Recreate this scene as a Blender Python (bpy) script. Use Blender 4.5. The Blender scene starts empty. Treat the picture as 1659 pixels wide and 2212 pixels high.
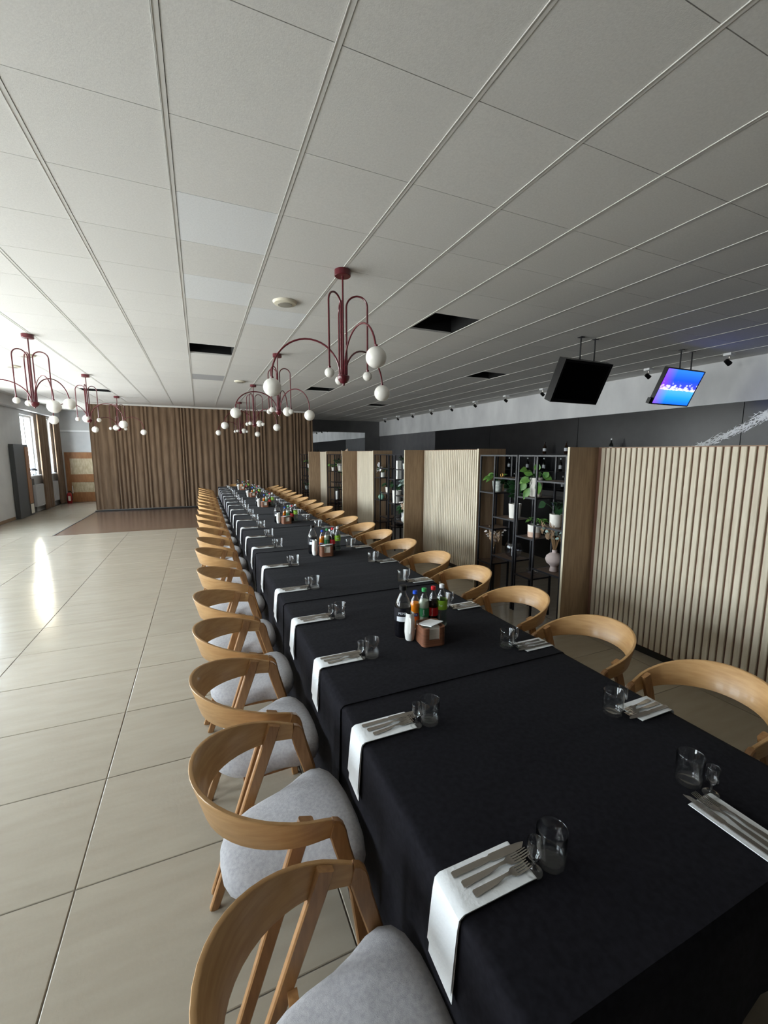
import bpy, bmesh, math, random
from math import sin, cos, pi, radians
from mathutils import Vector, Matrix
random.seed(7)
S = bpy.context.scene
COL = S.collection

# ------------------------------------------------------------------ camera
YAW, PITCH, ROLL, FPX = .4112, -.1369, .0033, 907.6
fwd = Vector((sin(YAW)*cos(PITCH), cos(YAW)*cos(PITCH), sin(PITCH)))
rgt = Vector((cos(YAW), -sin(YAW), 0)); up = rgt.cross(fwd)
r2 = rgt*cos(ROLL) + up*sin(ROLL); u2 = up*cos(ROLL) - rgt*sin(ROLL)
cam = bpy.data.cameras.new('camera'); camo = bpy.data.objects.new('camera', cam); COL.objects.link(camo)
cam.sensor_fit = 'HORIZONTAL'; cam.sensor_width = 36; cam.lens = 36*FPX/1659; cam.clip_start = .02; cam.clip_end = 200
M = Matrix(((r2.x, u2.x, -fwd.x), (r2.y, u2.y, -fwd.y), (r2.z, u2.z, -fwd.z))).to_4x4()
M.translation = (0, 0, 1.75); camo.matrix_world = M
S.camera = camo

# ------------------------------------------------------------------ sky, sun, exposure
W = bpy.data.worlds.new('sky'); S.world = W; W.use_nodes = True
nt = W.node_tree; nt.nodes.clear()
wo = nt.nodes.new('ShaderNodeOutputWorld'); bg = nt.nodes.new('ShaderNodeBackground')
tc = nt.nodes.new('ShaderNodeTexCoord'); sx = nt.nodes.new('ShaderNodeSeparateXYZ'); cr = nt.nodes.new('ShaderNodeValToRGB')
nt.links.new(tc.outputs['Generated'], sx.inputs[0]); nt.links.new(sx.outputs['Z'], cr.inputs[0])
cr.color_ramp.elements[0].position = .0; cr.color_ramp.elements[0].color = (.80, .80, .785, 1)
cr.color_ramp.elements[1].position = .03; cr.color_ramp.elements[1].color = (.92, .965, 1, 1)
e = cr.color_ramp.elements.new(.6); e.color = (.72, .86, 1, 1)
nt.links.new(cr.outputs[0], bg.inputs[0]); bg.inputs[1].default_value = 14.0
nt.links.new(bg.outputs[0], wo.inputs[0])
SUN = bpy.data.lights.new('sun', 'SUN'); SUN.energy = .4; SUN.angle = radians(2); SUN.color = (1, .86, .62)
suno = bpy.data.objects.new('sun', SUN); COL.objects.link(suno)
suno.rotation_euler = Vector((.27, -.935, -.229)).to_track_quat('-Z', 'Y').to_euler()
S.view_settings.view_transform = 'Standard'; S.view_settings.look = 'None'
S.view_settings.exposure = .92; S.view_settings.gamma = 1; S.view_settings.use_curve_mapping = False
S.cycles.use_denoising = True; S.cycles.max_bounces = 10; S.cycles.diffuse_bounces = 5
S.cycles.transparent_max_bounces = 16; S.cycles.transmission_bounces = 10
S.cycles.sample_clamp_indirect = 8; S.cycles.caustics_reflective = False; S.cycles.caustics_refractive = False

# ------------------------------------------------------------------ helpers
def lin(c): return tuple((v/255/12.92 if v/255 <= .04045 else ((v/255+.055)/1.055)**2.4) for v in c)
MATS = {}
def mat(name, rgb, rough=.5, metal=0, noise=0, nscale=8, nstretch=(1, 1, 1), rgb2=None, bump=0, bscale=60, coord='Object', sheen=0, spec=.5,
        trans=0, ior=1.45, coat=0, rnd=0, emit=0, detail=4, bstretch=None):
    m = bpy.data.materials.new(name); m.use_nodes = True; n = m.node_tree.nodes; l = m.node_tree.links
    p = n['Principled BSDF']; c = lin(rgb) + (1,)
    p.inputs['Base Color'].default_value = c; p.inputs['Roughness'].default_value = rough; p.inputs['Metallic'].default_value = metal
    p.inputs['Specular IOR Level'].default_value = spec; p.inputs['IOR'].default_value = ior
    p.inputs['Transmission Weight'].default_value = trans; p.inputs['Coat Weight'].default_value = coat
    if sheen: p.inputs['Sheen Weight'].default_value = sheen; p.inputs['Sheen Roughness'].default_value = .4
    if emit: p.inputs['Emission Color'].default_value = c; p.inputs['Emission Strength'].default_value = emit
    t = n.new('ShaderNodeTexCoord'); vec = t.outputs[coord]
    if rnd:
        oi = n.new('ShaderNodeObjectInfo'); mu = n.new('ShaderNodeVectorMath'); mu.operation = 'SCALE'; mu.inputs['Scale'].default_value = 37.0
        cb = n.new('ShaderNodeCombineXYZ')
        for k in range(3): l.new(oi.outputs['Random'], cb.inputs[k])
        l.new(cb.outputs[0], mu.inputs[0]); ad = n.new('ShaderNodeVectorMath'); ad.operation = 'ADD'
        l.new(vec, ad.inputs[0]); l.new(mu.outputs[0], ad.inputs[1]); vec = ad.outputs[0]
    if rgb2 is not None:
        mp = n.new('ShaderNodeMapping'); mp.inputs['Scale'].default_value = nstretch; l.new(vec, mp.inputs[0])
        no = n.new('ShaderNodeTexNoise'); no.inputs['Scale'].default_value = nscale; no.inputs['Detail'].default_value = detail; l.new(mp.outputs[0], no.inputs['Vector'])
        ra = n.new('ShaderNodeValToRGB'); ra.color_ramp.elements[0].position = .35; ra.color_ramp.elements[1].position = .68
        ra.color_ramp.elements[0].color = c; ra.color_ramp.elements[1].color = lin(rgb2) + (1,)
        l.new(no.outputs['Fac'], ra.inputs[0]); col = ra.outputs[0]
        if rnd:
            hs = n.new('ShaderNodeHueSaturation'); mr = n.new('ShaderNodeMapRange')
            mr.inputs['To Min'].default_value = 1-rnd; mr.inputs['To Max'].default_value = 1+rnd
            l.new(oi.outputs['Random'], mr.inputs[0]); l.new(mr.outputs[0], hs.inputs['Value']); l.new(col, hs.inputs['Color']); col = hs.outputs[0]
        l.new(col, p.inputs['Base Color'])
    if bump:
        nb = n.new('ShaderNodeTexNoise'); nb.inputs['Scale'].default_value = bscale; nb.inputs['Detail'].default_value = 1.5 if bstretch else 3; l.new(vec, nb.inputs['Vector'])
        if bstretch:
            mb_ = n.new('ShaderNodeMapping'); mb_.inputs['Scale'].default_value = bstretch; l.new(vec, mb_.inputs[0]); l.new(mb_.outputs[0], nb.inputs['Vector'])
        bu = n.new('ShaderNodeBump'); bu.inputs['Strength'].default_value = bump; bu.inputs['Distance'].default_value = .01
        l.new(nb.outputs['Fac'], bu.inputs['Height']); l.new(bu.outputs[0], p.inputs['Normal'])
    MATS[name] = m; return m

def clear_mat(name, tint=(1, 1, 1), gloss=1.0, rough=.02):   # thin clear sheet: see-through with a fresnel reflection
    m = bpy.data.materials.new(name); m.use_nodes = True; n = m.node_tree.nodes; l = m.node_tree.links; n.clear()
    o = n.new('ShaderNodeOutputMaterial'); a = n.new('ShaderNodeBsdfTransparent'); b = n.new('ShaderNodeBsdfGlossy'); x = n.new('ShaderNodeMixShader'); f = n.new('ShaderNodeFresnel')
    a.inputs[0].default_value = tint + (1,); b.inputs['Roughness'].default_value = rough; f.inputs['IOR'].default_value = 1.45
    mu = n.new('ShaderNodeMath'); mu.operation = 'MULTIPLY'; mu.inputs[1].default_value = gloss
    ge = n.new('ShaderNodeNewGeometry'); mr = n.new('ShaderNodeMapRange'); mr.inputs['To Min'].default_value = 1.45; mr.inputs['To Max'].default_value = 1/1.45
    l.new(ge.outputs['Backfacing'], mr.inputs[0]); l.new(mr.outputs[0], f.inputs['IOR'])
    l.new(f.outputs[0], mu.inputs[0]); l.new(mu.outputs[0], x.inputs[0]); l.new(a.outputs[0], x.inputs[1]); l.new(b.outputs[0], x.inputs[2]); l.new(x.outputs[0], o.inputs[0])
    MATS[name] = m; return m

class MB:
    def __init__(s): s.v = []; s.f = []; s.mi = []; s.cur = 0
    def add(s, vs, fs):
        b = len(s.v); s.v += [tuple(v) for v in vs]
        for f in fs: s.f.append(tuple(b+i for i in f)); s.mi.append(s.cur)
        return s
    def box(s, x0, x1, y0, y1, z0, z1, rot=None, piv=None):
        vs = [Vector((x, y, z)) for z in (z0, z1) for y in (y0, y1) for x in (x0, x1)]
        if rot is not None:
            c = Vector(piv) if piv is not None else Vector(((x0+x1)/2, (y0+y1)/2, (z0+z1)/2)); vs = [rot @ (v-c)+c for v in vs]
        return s.add(vs, [(0, 2, 3, 1), (4, 5, 7, 6), (0, 1, 5, 4), (2, 6, 7, 3), (0, 4, 6, 2), (1, 3, 7, 5)])
    def rings(s, R, close=True, cap=True):
        n = len(R[0]); b = len(s.v)
        for r in R: s.v += [tuple(p) for p in r]
        for i in range(len(R)-1):
            for j in range(n if close else n-1):
                k = (j+1) % n
                s.f.append((b+i*n+j, b+i*n+k, b+(i+1)*n+k, b+(i+1)*n+j)); s.mi.append(s.cur)
        if cap:
            s.f.append(tuple(b+j for j in reversed(range(n)))); s.mi.append(s.cur)
            s.f.append(tuple(b+(len(R)-1)*n+j for j in range(n))); s.mi.append(s.cur)
        return s
    def lathe(s, prof, n=24, cx=0, cy=0, sq=1.0, cap=True):
        return s.rings([[(cx+r*cos(2*pi*j/n), cy+r*sin(2*pi*j/n)*sq, z) for j in range(n)] for r, z in prof], cap=cap)
    def tube(s, pts, r, n=8, cap=True):
        pts = [Vector(p) for p in pts]; R = []; ref = None
        for i, p in enumerate(pts):
            d = (pts[min(i+1, len(pts)-1)]-pts[max(i-1, 0)]).normalized()
            if ref is None:
                ref = Vector((0, 0, 1)) if abs(d.z) < .9 else Vector((1, 0, 0))
            a = (ref-d*ref.dot(d)).normalized(); b = d.cross(a); ref = a
            rr = r[i] if isinstance(r, (list, tuple)) else r
            R.append([p+a*rr*cos(2*pi*j/n)+b*rr*sin(2*pi*j/n) for j in range(n)])
        return s.rings(R, cap=cap)
    def sphere(s, c, r, n=20, m=12, sz=1):
        R = [[(c[0]+r*sin(pi*i/m)*cos(2*pi*j/n), c[1]+r*sin(pi*i/m)*sin(2*pi*j/n), c[2]-r*sz*cos(pi*i/m)) for j in range(n)] for i in range(1, m)]
        return s.rings(R)
    def bar(s, pts, hw, hh, side=(0, 1, 0)):   # swept rectangle; side = thickness direction; hw half width in plane, hh half thickness
        pts = [Vector(p) for p in pts]; side = Vector(side); R = []
        for i, p in enumerate(pts):
            d = (pts[min(i+1, len(pts)-1)]-pts[max(i-1, 0)]).normalized(); a = d.cross(side).normalized()
            w = hw[i] if isinstance(hw, (list, tuple)) else hw
            c = min(.004, hh*.35)
            q = [(w-c, hh), (w, hh-c), (w, -hh+c), (w-c, -hh), (-w+c, -hh), (-w, -hh+c), (-w, hh-c), (-w+c, hh)]
            R.append([p+a*x+side*y for x, y in q])
        return s.rings(R)
    def mesh(s, name, mats, smooth=35):
        me = bpy.data.meshes.new(name); me.from_pydata(s.v, [], s.f)
        for m in (mats if isinstance(mats, (list, tuple)) else [mats]): me.materials.append(MATS[m])
        if any(s.mi): me.polygons.foreach_set('material_index', s.mi)
        bm = bmesh.new(); bm.from_mesh(me); bmesh.ops.recalc_face_normals(bm, faces=bm.faces); bm.to_mesh(me); bm.free()
        if smooth: me.shade_smooth(); me.set_sharp_from_angle(angle=radians(smooth))
        me.update(); return me

def ob(name, me, parent=None, loc=(0, 0, 0), rot=(0, 0, 0), label=None, kind=None):
    o = bpy.data.objects.new(name, me); COL.objects.link(o); o.parent = parent; o.location = loc; o.rotation_euler = rot
    if label: o['label'] = label
    if kind: o['kind'] = kind
    return o
def tag(o, label, cat, group=None):
    o['label'] = label; o['category'] = cat
    if group: o['group'] = group
    return o
def thing(name, label, cat, loc=(0, 0, 0), rz=0, group=None):
    return tag(ob(name, None, None, loc, (0, 0, rz)), label, cat, group)
KIDS = {}
def dup(root, loc, rz, label, group=None):
    r = root.copy(); COL.objects.link(r); r.location = loc; r.rotation_euler = (0, 0, rz); r['label'] = label
    if group: r['group'] = group
    if root.name not in KIDS: KIDS[root.name] = [(c, list(c.children)) for c in root.children]
    for c, gs in KIDS[root.name]:
        d = c.copy(); COL.objects.link(d); d.parent = r
        for g in gs:
            h = g.copy(); COL.objects.link(h); h.parent = d
    return r
def struct(name, me): o = ob(name, me); o['kind'] = 'structure'; return o
def bxm(name, m, *b): return MB().box(*b).mesh(name, m, 0)
ORD = 'first second third fourth fifth sixth seventh eighth ninth tenth eleventh twelfth thirteenth fourteenth fifteenth sixteenth seventeenth eighteenth nineteenth twentieth twenty-first twenty-second'.split()

# ------------------------------------------------------------------ materials
mat('ceil_tile', (216, 215, 212), .9, rgb2=(208, 207, 204), nscale=90, bump=.08, bscale=220, rnd=.02)
mat('ceil_tile_cool', (222, 224, 226), .9, rgb2=(214, 216, 218), nscale=90, bump=.08, bscale=220, rnd=.01)
mat('ceil_tile_grey', (168, 168, 170), .9, rgb2=(160, 160, 162), nscale=90)
mat('runner', (210, 209, 205), .45)
mat('dark_void', (6, 6, 7), .9)
mat('floor_tile', (160, 150, 134), .20, rgb2=(153, 142, 126), nscale=3.2, nstretch=(1, 5, 1), bump=.06, bscale=50, rnd=.03, spec=.45, detail=9)
mat('grout', (112, 104, 95), .9)
mat('laminate', (112, 91, 77), .24, rgb2=(94, 74, 61), nscale=4, nstretch=(1, 9, 1), rnd=.05)
mat('wall_paint', (206, 207, 208), .85, rgb2=(198, 199, 201), nscale=3)
mat('wall_grey', (100, 100, 103), .7, rgb2=(92, 92, 95), nscale=4)
mat('wall_darkgrey', (108, 108, 109), .75, rgb2=(100, 100, 102), nscale=3)
mat('plaster_band', (222, 223, 225), .8, rgb2=(200, 201, 204), nscale=2.0, nstretch=(1, 1, .5), detail=8)
mat('black_panel', (34, 34, 36), .28, rgb2=(26, 26, 28), nscale=5, spec=.45)
mat('oak', (192, 152, 104), .36, rgb2=(176, 135, 88), nscale=5, nstretch=(2.2, 2.2, 14), coat=.08, rnd=.05, detail=7)
mat('oak_dark', (168, 124, 80), .34, rgb2=(146, 104, 64), nscale=5, nstretch=(14, 14, 2), coat=.2, rnd=.06, detail=7)
mat('seat_fabric', (174, 172, 174), .95, rgb2=(156, 154, 157), nscale=90, bump=.25, bscale=520, sheen=.25, detail=8)
mat('black_cloth', (29, 28, 33), .95, rgb2=(21, 20, 24), nscale=60, bump=.45, bscale=2.2, bstretch=(1, 3.6, 1), sheen=.03, spec=.08)
mat('napkin', (232, 234, 236), .9, bump=.15, bscale=90)
mat('steel', (176, 170, 164), .22, metal=1)
clear_mat('glass', (.985, .99, .99), 1.5, .015)
clear_mat('smoke_glass', (.86, .86, .88), 1.0, .03)
clear_mat('clear_plastic', (.97, .98, .97), 1.6, .05)
clear_mat('pane_glass', (.96, .98, .98), .8)
mat('burgundy', (92, 26, 36), .28, coat=.3)
mat('opal', (238, 236, 230), .28, spec=.5)
mat('curtain', (120, 98, 77), .85, rgb2=(98, 78, 60), nscale=14, nstretch=(1, 1, .12), sheen=.3, bump=.1, bscale=150)
mat('oak_panel', (156, 131, 104), .55, rgb2=(136, 112, 88), nscale=6, nstretch=(6, 6, .7), detail=7, rnd=.03)
mat('slat_wood', (204, 194, 174), .5, rgb2=(190, 178, 156), nscale=7, nstretch=(8, 8, .6), rnd=.04)
mat('slat_back', (124, 90, 74), .7)
mat('edge_wood_lit', (216, 206, 182), .5)  # side panel edges, with window light put into the colour
mat('black_metal', (28, 28, 33), .4)
mat('shelf_wood', (98, 78, 60), .55, rgb2=(80, 62, 48), nscale=6, nstretch=(8, 1, 1))
mat('black_plastic', (14, 14, 15), .3)
mat('dark_screen', (4, 4, 5), .12)
mat('white_ceramic', (232, 231, 226), .25)
mat('matt_white_pot', (226, 222, 214), .6, rgb2=(214, 210, 202), nscale=20)
mat('blush_pot', (198, 168, 150), .7)
mat('grey_pot', (150, 162, 158), .5, rgb2=(214, 218, 212), nscale=34)
mat('mint', (132, 178, 158), .4)
mat('pink_clay', (176, 160, 156), .8)
mat('soil', (44, 34, 28), 1)
mat('leaf_light', (104, 146, 66), .4, rgb2=(56, 104, 46), nscale=14)
mat('leaf_dark', (40, 74, 40), .35, rgb2=(26, 54, 32), nscale=14)
mat('leaf_blue', (150, 172, 166), .6)
mat('dry_stem', (150, 118, 84), .9)
mat('dry_plume', (206, 182, 152), .95, rgb2=(182, 146, 118), nscale=30)
mat('dry_white', (216, 208, 204), .8)
mat('petal', (240, 238, 240), .6)
mat('walnut', (132, 86, 62), .5, rgb2=(100, 62, 44), nscale=5, nstretch=(1, 1, 26), detail=3)
mat('paper', (238, 234, 222), .9)
mat('cola', (24, 10, 8), .12); mat('cola_dark', (10, 9, 14), .12); mat('orange_drink', (232, 132, 26), .2); mat('pale_drink', (168, 178, 160), .15)
clear_mat('pale_water', (.80, .86, .80), .6)
mat('label_red', (190, 28, 36), .4); mat('label_green', (52, 132, 84), .4); mat('label_lime', (136, 178, 50), .4); mat('label_blue', (34, 36, 110), .4)
mat('label_black', (16, 15, 24), .4); mat('label_white', (226, 230, 236), .5); mat('label_orange', (226, 96, 30), .4)
mat('cap_black', (20, 20, 22), .4); mat('cap_blue', (36, 84, 208), .4); mat('cap_green', (64, 160, 92), .4); mat('cap_red', (214, 44, 50), .4); mat('cap_white', (238, 240, 242), .4)
mat('door_wood', (160, 110, 68), .45, rgb2=(140, 92, 54), nscale=5, nstretch=(5, 5, .8))
mat('door_glass', (206, 190, 160), .3, rgb2=(176, 156, 122), nscale=6, nstretch=(3, 1, 1), bump=.6, bscale=9)
mat('red_paint', (150, 24, 28), .3)
mat('window_white', (232, 234, 236), .4)
mat('radiator_grey', (186, 186, 188), .4)
mat('dark_board', (56, 58, 58), .4)
mat('mirror', (225, 228, 230), .01, metal=1)
mat('chalk', (240, 242, 244), .95)
mat('speaker_cream', (214, 208, 190), .6); mat('speaker_grille', (150, 146, 136), .7)
mat('gold', (190, 150, 80), .3, metal=1)
mat('bottle_dark', (14, 16, 15), .08); mat('bottle_brown', (40, 24, 14), .1)

# TV picture: blue field with a pale splash band
m = bpy.data.materials.new('tv_picture'); m.use_nodes = True; n = m.node_tree.nodes; l = m.node_tree.links; n.clear()
o_ = n.new('ShaderNodeOutputMaterial'); em = n.new('ShaderNodeEmission'); em.inputs[1].default_value = 1.1; l.new(em.outputs[0], o_.inputs[0])
tcn = n.new('ShaderNodeTexCoord'); sp = n.new('ShaderNodeSeparateXYZ'); l.new(tcn.outputs['Generated'], sp.inputs[0])
r1 = n.new('ShaderNodeValToRGB'); E = r1.color_ramp.elements
E[0].position = 0; E[0].color = lin((20, 90, 235))+(1,); E[1].position = 1; E[1].color = lin((40, 110, 245))+(1,)
for pz, c in ((.2, (30, 130, 240)), (.40, (70, 150, 250)), (.47, (60, 60, 235)), (.7, (25, 70, 240))):
    q = E.new(pz); q.color = lin(c)+(1,)
l.new(sp.outputs['Z'], r1.inputs[0])
vo = n.new('ShaderNodeTexVoronoi'); vo.inputs['Scale'].default_value = 10; mp = n.new('ShaderNodeMapping'); mp.inputs['Scale'].default_value = (1.4, 1, 1.6)
l.new(tcn.outputs['Generated'], mp.inputs[0]); l.new(mp.outputs[0], vo.inputs['Vector'])
band = n.new('ShaderNodeValToRGB'); B = band.color_ramp.elements
B[0].position = .39; B[0].color = (0, 0, 0, 1); B[1].position = .72; B[1].color = (0, 0, 0, 1)
q = B.new(.42); q.color = (1, 1, 1, 1); q = B.new(.5); q.color = (.75, .75, .75, 1)
l.new(sp.outputs['Z'], band.inputs[0])
lt = n.new('ShaderNodeMath'); lt.operation = 'SUBTRACT'; l.new(band.outputs[0], lt.inputs[0]); l.new(vo.outputs['Distance'], lt.inputs[1])
ml = n.new('ShaderNodeMath'); ml.operation = 'MULTIPLY'; ml.inputs[1].default_value = 2.2; ml.use_clamp = True; l.new(lt.outputs[0], ml.inputs[0])
mx = n.new('ShaderNodeMix'); mx.data_type = 'RGBA'; l.new(ml.outputs[0], mx.inputs['Factor']); l.new(r1.outputs[0], mx.inputs['A']); mx.inputs['B'].default_value = lin((214, 214, 250))+(1,)
pk = n.new('ShaderNodeMapRange'); pk.inputs['From Min'].default_value = .3; pk.inputs['From Max'].default_value = 0; pk.inputs['To Max'].default_value = .55; l.new(sp.outputs['X'], pk.inputs[0])
m2 = n.new('ShaderNodeMix'); m2.data_type = 'RGBA'; l.new(pk.outputs[0], m2.inputs['Factor']); l.new(mx.outputs['Result'], m2.inputs['A']); m2.inputs['B'].default_value = lin((150, 30, 240))+(1,)
l.new(m2.outputs['Result'], em.inputs[0]); MATS['tv_picture'] = m

# ------------------------------------------------------------------ the room
XL, XR, YF, YB, ZC = -4.55, 7.72, -4.0, 18.2, 3.224
# floor: grout bed + single tiles
floor = struct('floor', bxm('floor', 'grout', XL-.3, XR+.1, YF-.1, YB+.1, -.06, -.0035))
TX, TY = .980, .644
def tile_mesh(name, w, h, m, dz=.012, b=.003):
    mb = MB(); x, y = w/2, h/2
    mb.rings([[(-x, -y, -dz), (x, -y, -dz), (x, y, -dz), (-x, y, -dz)], [(-x, -y, -b*.6), (x, -y, -b*.6), (x, y, -b*.6), (-x, y, -b*.6)],
              [(-x+b, -y+b, 0), (x-b, -y+b, 0), (x-b, y-b, 0), (-x+b, y-b, 0)]])
    return mb.mesh(name, m, 0)
ft = tile_mesh('floor_tile', TX-.004, TY-.004, 'floor_tile')
far = MB(); cells = []
for i in range(-5, 10):
    for j in range(-10, 26):
        x0 = -.551+TX*i; y0 = 1.848+TY*j
        xc, yc = x0+TX/2, y0+TY/2
        if x0 < XL-.9 or x0 > XR-.1 or y0 < YF-.6 or y0 > YB-.1: continue
        if yc > 11.0 and -2.9 < xc < 3.4: continue
        if yc > 11.0 and -3.6 < xc < -2.9:
            far.box(xc-TX/2+.002, -2.957, yc-TY/2+.002, min(yc+TY/2-.002, YB), -.012, 0); continue
        near = 0.3 < yc < 14 and xc < 3.6 and xc > -4.9 and (xc > -.9*yc-1.2)
        if near: cells.append((xc, yc))
        else: far.box(max(xc-TX/2+.002, XL-.25), min(xc+TX/2-.002, XR), max(yc-TY/2+.002, YF), min(yc+TY/2-.002, YB), -.012, 0)
for xc, yc in cells: ob('floor_tile', ft, floor, (xc, yc, 0), (random.uniform(-.0012, .0012), random.uniform(-.0008, .0008), 0))
ob('floor_tile_field', far.mesh('floor_tile_field', 'floor_tile', 0), floor, kind='stuff')
# brown laminate dance floor before the curtain, of planks
pl = MB().box(-.6, .6, -.094, .094, -.012, 0).mesh('laminate_plank', 'laminate', 0)
for r in range(22):
    y = 10.87+.095+r*.19
    off = (r % 3)*.4
    xs = -2.93
    while xs < 3.35:
        xe = min(xs+(1.2-off if xs == -2.93 and off else 1.2), 3.365)
        if r < 22:
            o = ob('laminate_plank', pl, floor, ((xs+xe)/2, y, .0)); o.scale = ((xe-xs-.003)/1.2, 1, 1)
        xs = xe
ob('edge_strip', bxm('edge_strip', 'black_metal', -2.955, -2.932, 10.87, 15.1, -.01, .004), floor)

# ceiling
def tm(name, m): return tile_mesh(name, .582, .597, m, dz=-.02, b=-.0)
def ctile(m):
    mb = MB(); x, y = .286, .2982
    mb.box(-x, x, -y, y, 0, .02); return mb.mesh('ceiling_tile', m, 0)
CT = [ctile('ceil_tile'), ctile('ceil_tile_cool'), ctile('ceil_tile_grey')]
HOLES = {(1, 8), (5, 4), (5, 13), (9, 8), (9, 17), (-3, 17), (1, 18)} - {(1, 18)}
ceiling = struct('ceiling', bxm('ceiling', 'dark_void', XL-.3, XR+.1, YF-.1, YB+.1, ZC+.3, ZC+.34))
gx = lambda i: -.66+.6*i
gy = lambda j: 1.665+.6*j
farc = MB(); pick = []
for i in range(-7, 14):
    for j in range(-10, 28):
        if (i, j) in HOLES: continue
        xc, yc = gx(i)+.3, gy(j)+.3
        d = Vector((xc, yc, ZC-1.75)); u = d.dot(r2)/d.dot(fwd) if d.dot(fwd) > .2 else 9; v = d.dot(u2)/max(d.dot(fwd), .01)
        if abs(u) < 1.15 and d.dot(fwd) > .2 and v < 1.5 and yc < 10.6: pick.append((d.length, i, j))
        else: farc.box(xc-.286, xc+.286, yc-.2982, yc+.2982, ZC, ZC+.02)
pick.sort()
for k, (d, i, j) in enumerate(pick):
    xc, yc = gx(i)+.3, gy(j)+.3
    if k < 296:
        q = 1 if (i, j) in ((1, 2), (1, 4), (2, 5)) else 2 if (i, j) == (1, 12) else 0
        ob('ceiling_tile', CT[q], ceiling, (xc, yc, ZC))
    else: farc.box(xc-.286, xc+.286, yc-.2982, yc+.2982, ZC, ZC+.02)
ob('ceiling_tile_field', farc.mesh('ceiling_tile_field', 'ceil_tile', 0), ceiling, kind='stuff')
rm = MB().box(-.012, .012, YF, YB, -.002, .004).box(-.0125, -.0095, YF, YB, -.004, .003).mesh('main_runner', 'runner', 0)
for i in range(-6, 14): ob('main_runner', rm, ceiling, (gx(i), 0, ZC))
for i, j in sorted(HOLES):   # dark shafts where a tile is missing
    x0, y0 = gx(i), gy(j)
    h = MB().box(x0-.02, x0+.012, y0, y0+.6, ZC+.012, ZC+.3).box(x0+.588, x0+.62, y0, y0+.6, ZC+.012, ZC+.3).box(x0, x0+.6, y0-.02, y0, ZC+.022, ZC+.3).box(x0, x0+.6, y0+.6, y0+.62, ZC+.022, ZC+.3)
    ob('open_shaft', h.mesh('open_shaft', 'dark_void', 0), ceiling)

# left wall with window openings
WIN = [(.4, 1.9, .85, 2.88), (3.2, 5.5, .85, 2.88), (6.5, 8.8, .85, 2.88), (9.9, 12.2, .85, 2.88), (15.05, 16.1, 1.06, 2.84), (16.75, 17.6, 1.06, 2.84)]
wl = MB(); ys = YF
for y0, y1, z0, z1 in WIN:
    wl.box(XL-.16, XL, ys, y0, 0, ZC+.3); wl.box(XL-.16, XL, y0, y1, 0, z0); wl.box(XL-.16, XL, y0, y1, z1, ZC+.3); ys = y1
wl.box(XL-.16, XL, ys, YB+.1, 0, ZC+.3)
struct('wall_left', wl.mesh('wall_left', 'wall_paint', 0))
struct('trim_1', bxm('trim_1', 'wall_paint', XL+.001, XL+.16, YF, YB, 2.95, ZC+.02))
for k, (y0, y1, z0, z1) in enumerate(WIN):
    x = XL-.11
    w = struct('window_%d' % (k+1), MB().box(x-.04, x+.04, y0, y0+.06, z0, z1).box(x-.04, x+.04, y1-.06, y1, z0, z1).box(x-.04, x+.04, y0+.06, y1-.06, z0, z0+.06).box(x-.04, x+.04, y0+.06, y1-.06, z1-.06, z1)
               .box(x-.035, x+.035, (y0+y1)/2-.04, (y0+y1)/2+.04, z0+.06, z1-.06).mesh('window', 'window_white', 0))
    for a, b in ((y0+.06, (y0+y1)/2-.04), ((y0+y1)/2+.04, y1-.06)):
        ob('pane', bxm('pane', 'pane_glass', x-.003, x+.003, a, b, z0+.06, z1-.06), w)
    ob('window_sill', bxm('window_sill', 'window_white', XL-.065, XL+.08, y0+.005, y1-.005, z0, z0+.03), w)
    L = bpy.data.lights.new('window_portal', 'AREA'); L.shape = 'RECTANGLE'; L.size = z1-z0; L.size_y = y1-y0; L.cycles.is_portal = True
    Lo = bpy.data.objects.new('window_portal', L); COL.objects.link(Lo); Lo.location = (XL-.2, (y0+y1)/2, (z0+z1)/2); Lo.rotation_euler = (0, -pi/2, 0)
struct('baseboard_left', bxm('baseboard_left', 'oak_panel', XL, XL+.015, YF, 13.95, 0, .08))
# far wall: pale at the left by the door, dark grey to the right
struct('wall_back', MB().box(XL-.35, 3.6, YB, YB+.2, 0, ZC+.3).mesh('wall_back', 'wall_paint', 0))
struct('wall_end', MB().box(3.6, XR+.1, YB, YB+.2, 0, ZC+.3).mesh('wall_end', 'wall_darkgrey', 0))
struct('wall_front', bxm('wall_front', 'wall_darkgrey', XL-.35, XR+.1, YF-.2, YF, 0, ZC+.3))
# right wall: grey lower part, proud pale plaster band, black board panels
wr = struct('wall_right', bxm('wall_right', 'wall_grey', XR, XR+.2, YF-.2, YB+.2, 0, ZC+.3))
ob('plaster_band', bxm('plaster_band', 'plaster_band', XR-.03, XR+.01, YF, YB, 2.565, ZC+.02), wr)
for k in range(6):
    a = 13.15-3.1*(k+1)
    if a < YF: break
    ob('wall_board', bxm('wall_board', 'black_panel', XR-.02, XR+.01, a+.006, a+3.094, .1, 2.56), wr)
struct('baseboard_right', bxm('baseboard_right', 'black_panel', XR-.03, XR, YF, YB, 0, .1))
struct('trim_2', bxm('trim_2', 'window_white', -4.5, -3.3, YB-.07, YB, 2.49, 2.55))

t = thing('wall_mirror', 'wide frameless mirror high on the dark far wall', 'mirror')
ob('mirror_sheet', bxm('mirror_sheet', 'mirror', 4.34, 6.97, YB-.012, YB-.003, 1.2, 2.71), t)
ob('mirror_back', bxm('mirror_back', 'black_panel', 4.34, 6.97, YB-.003, YB, 1.2, 2.71), t)

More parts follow.
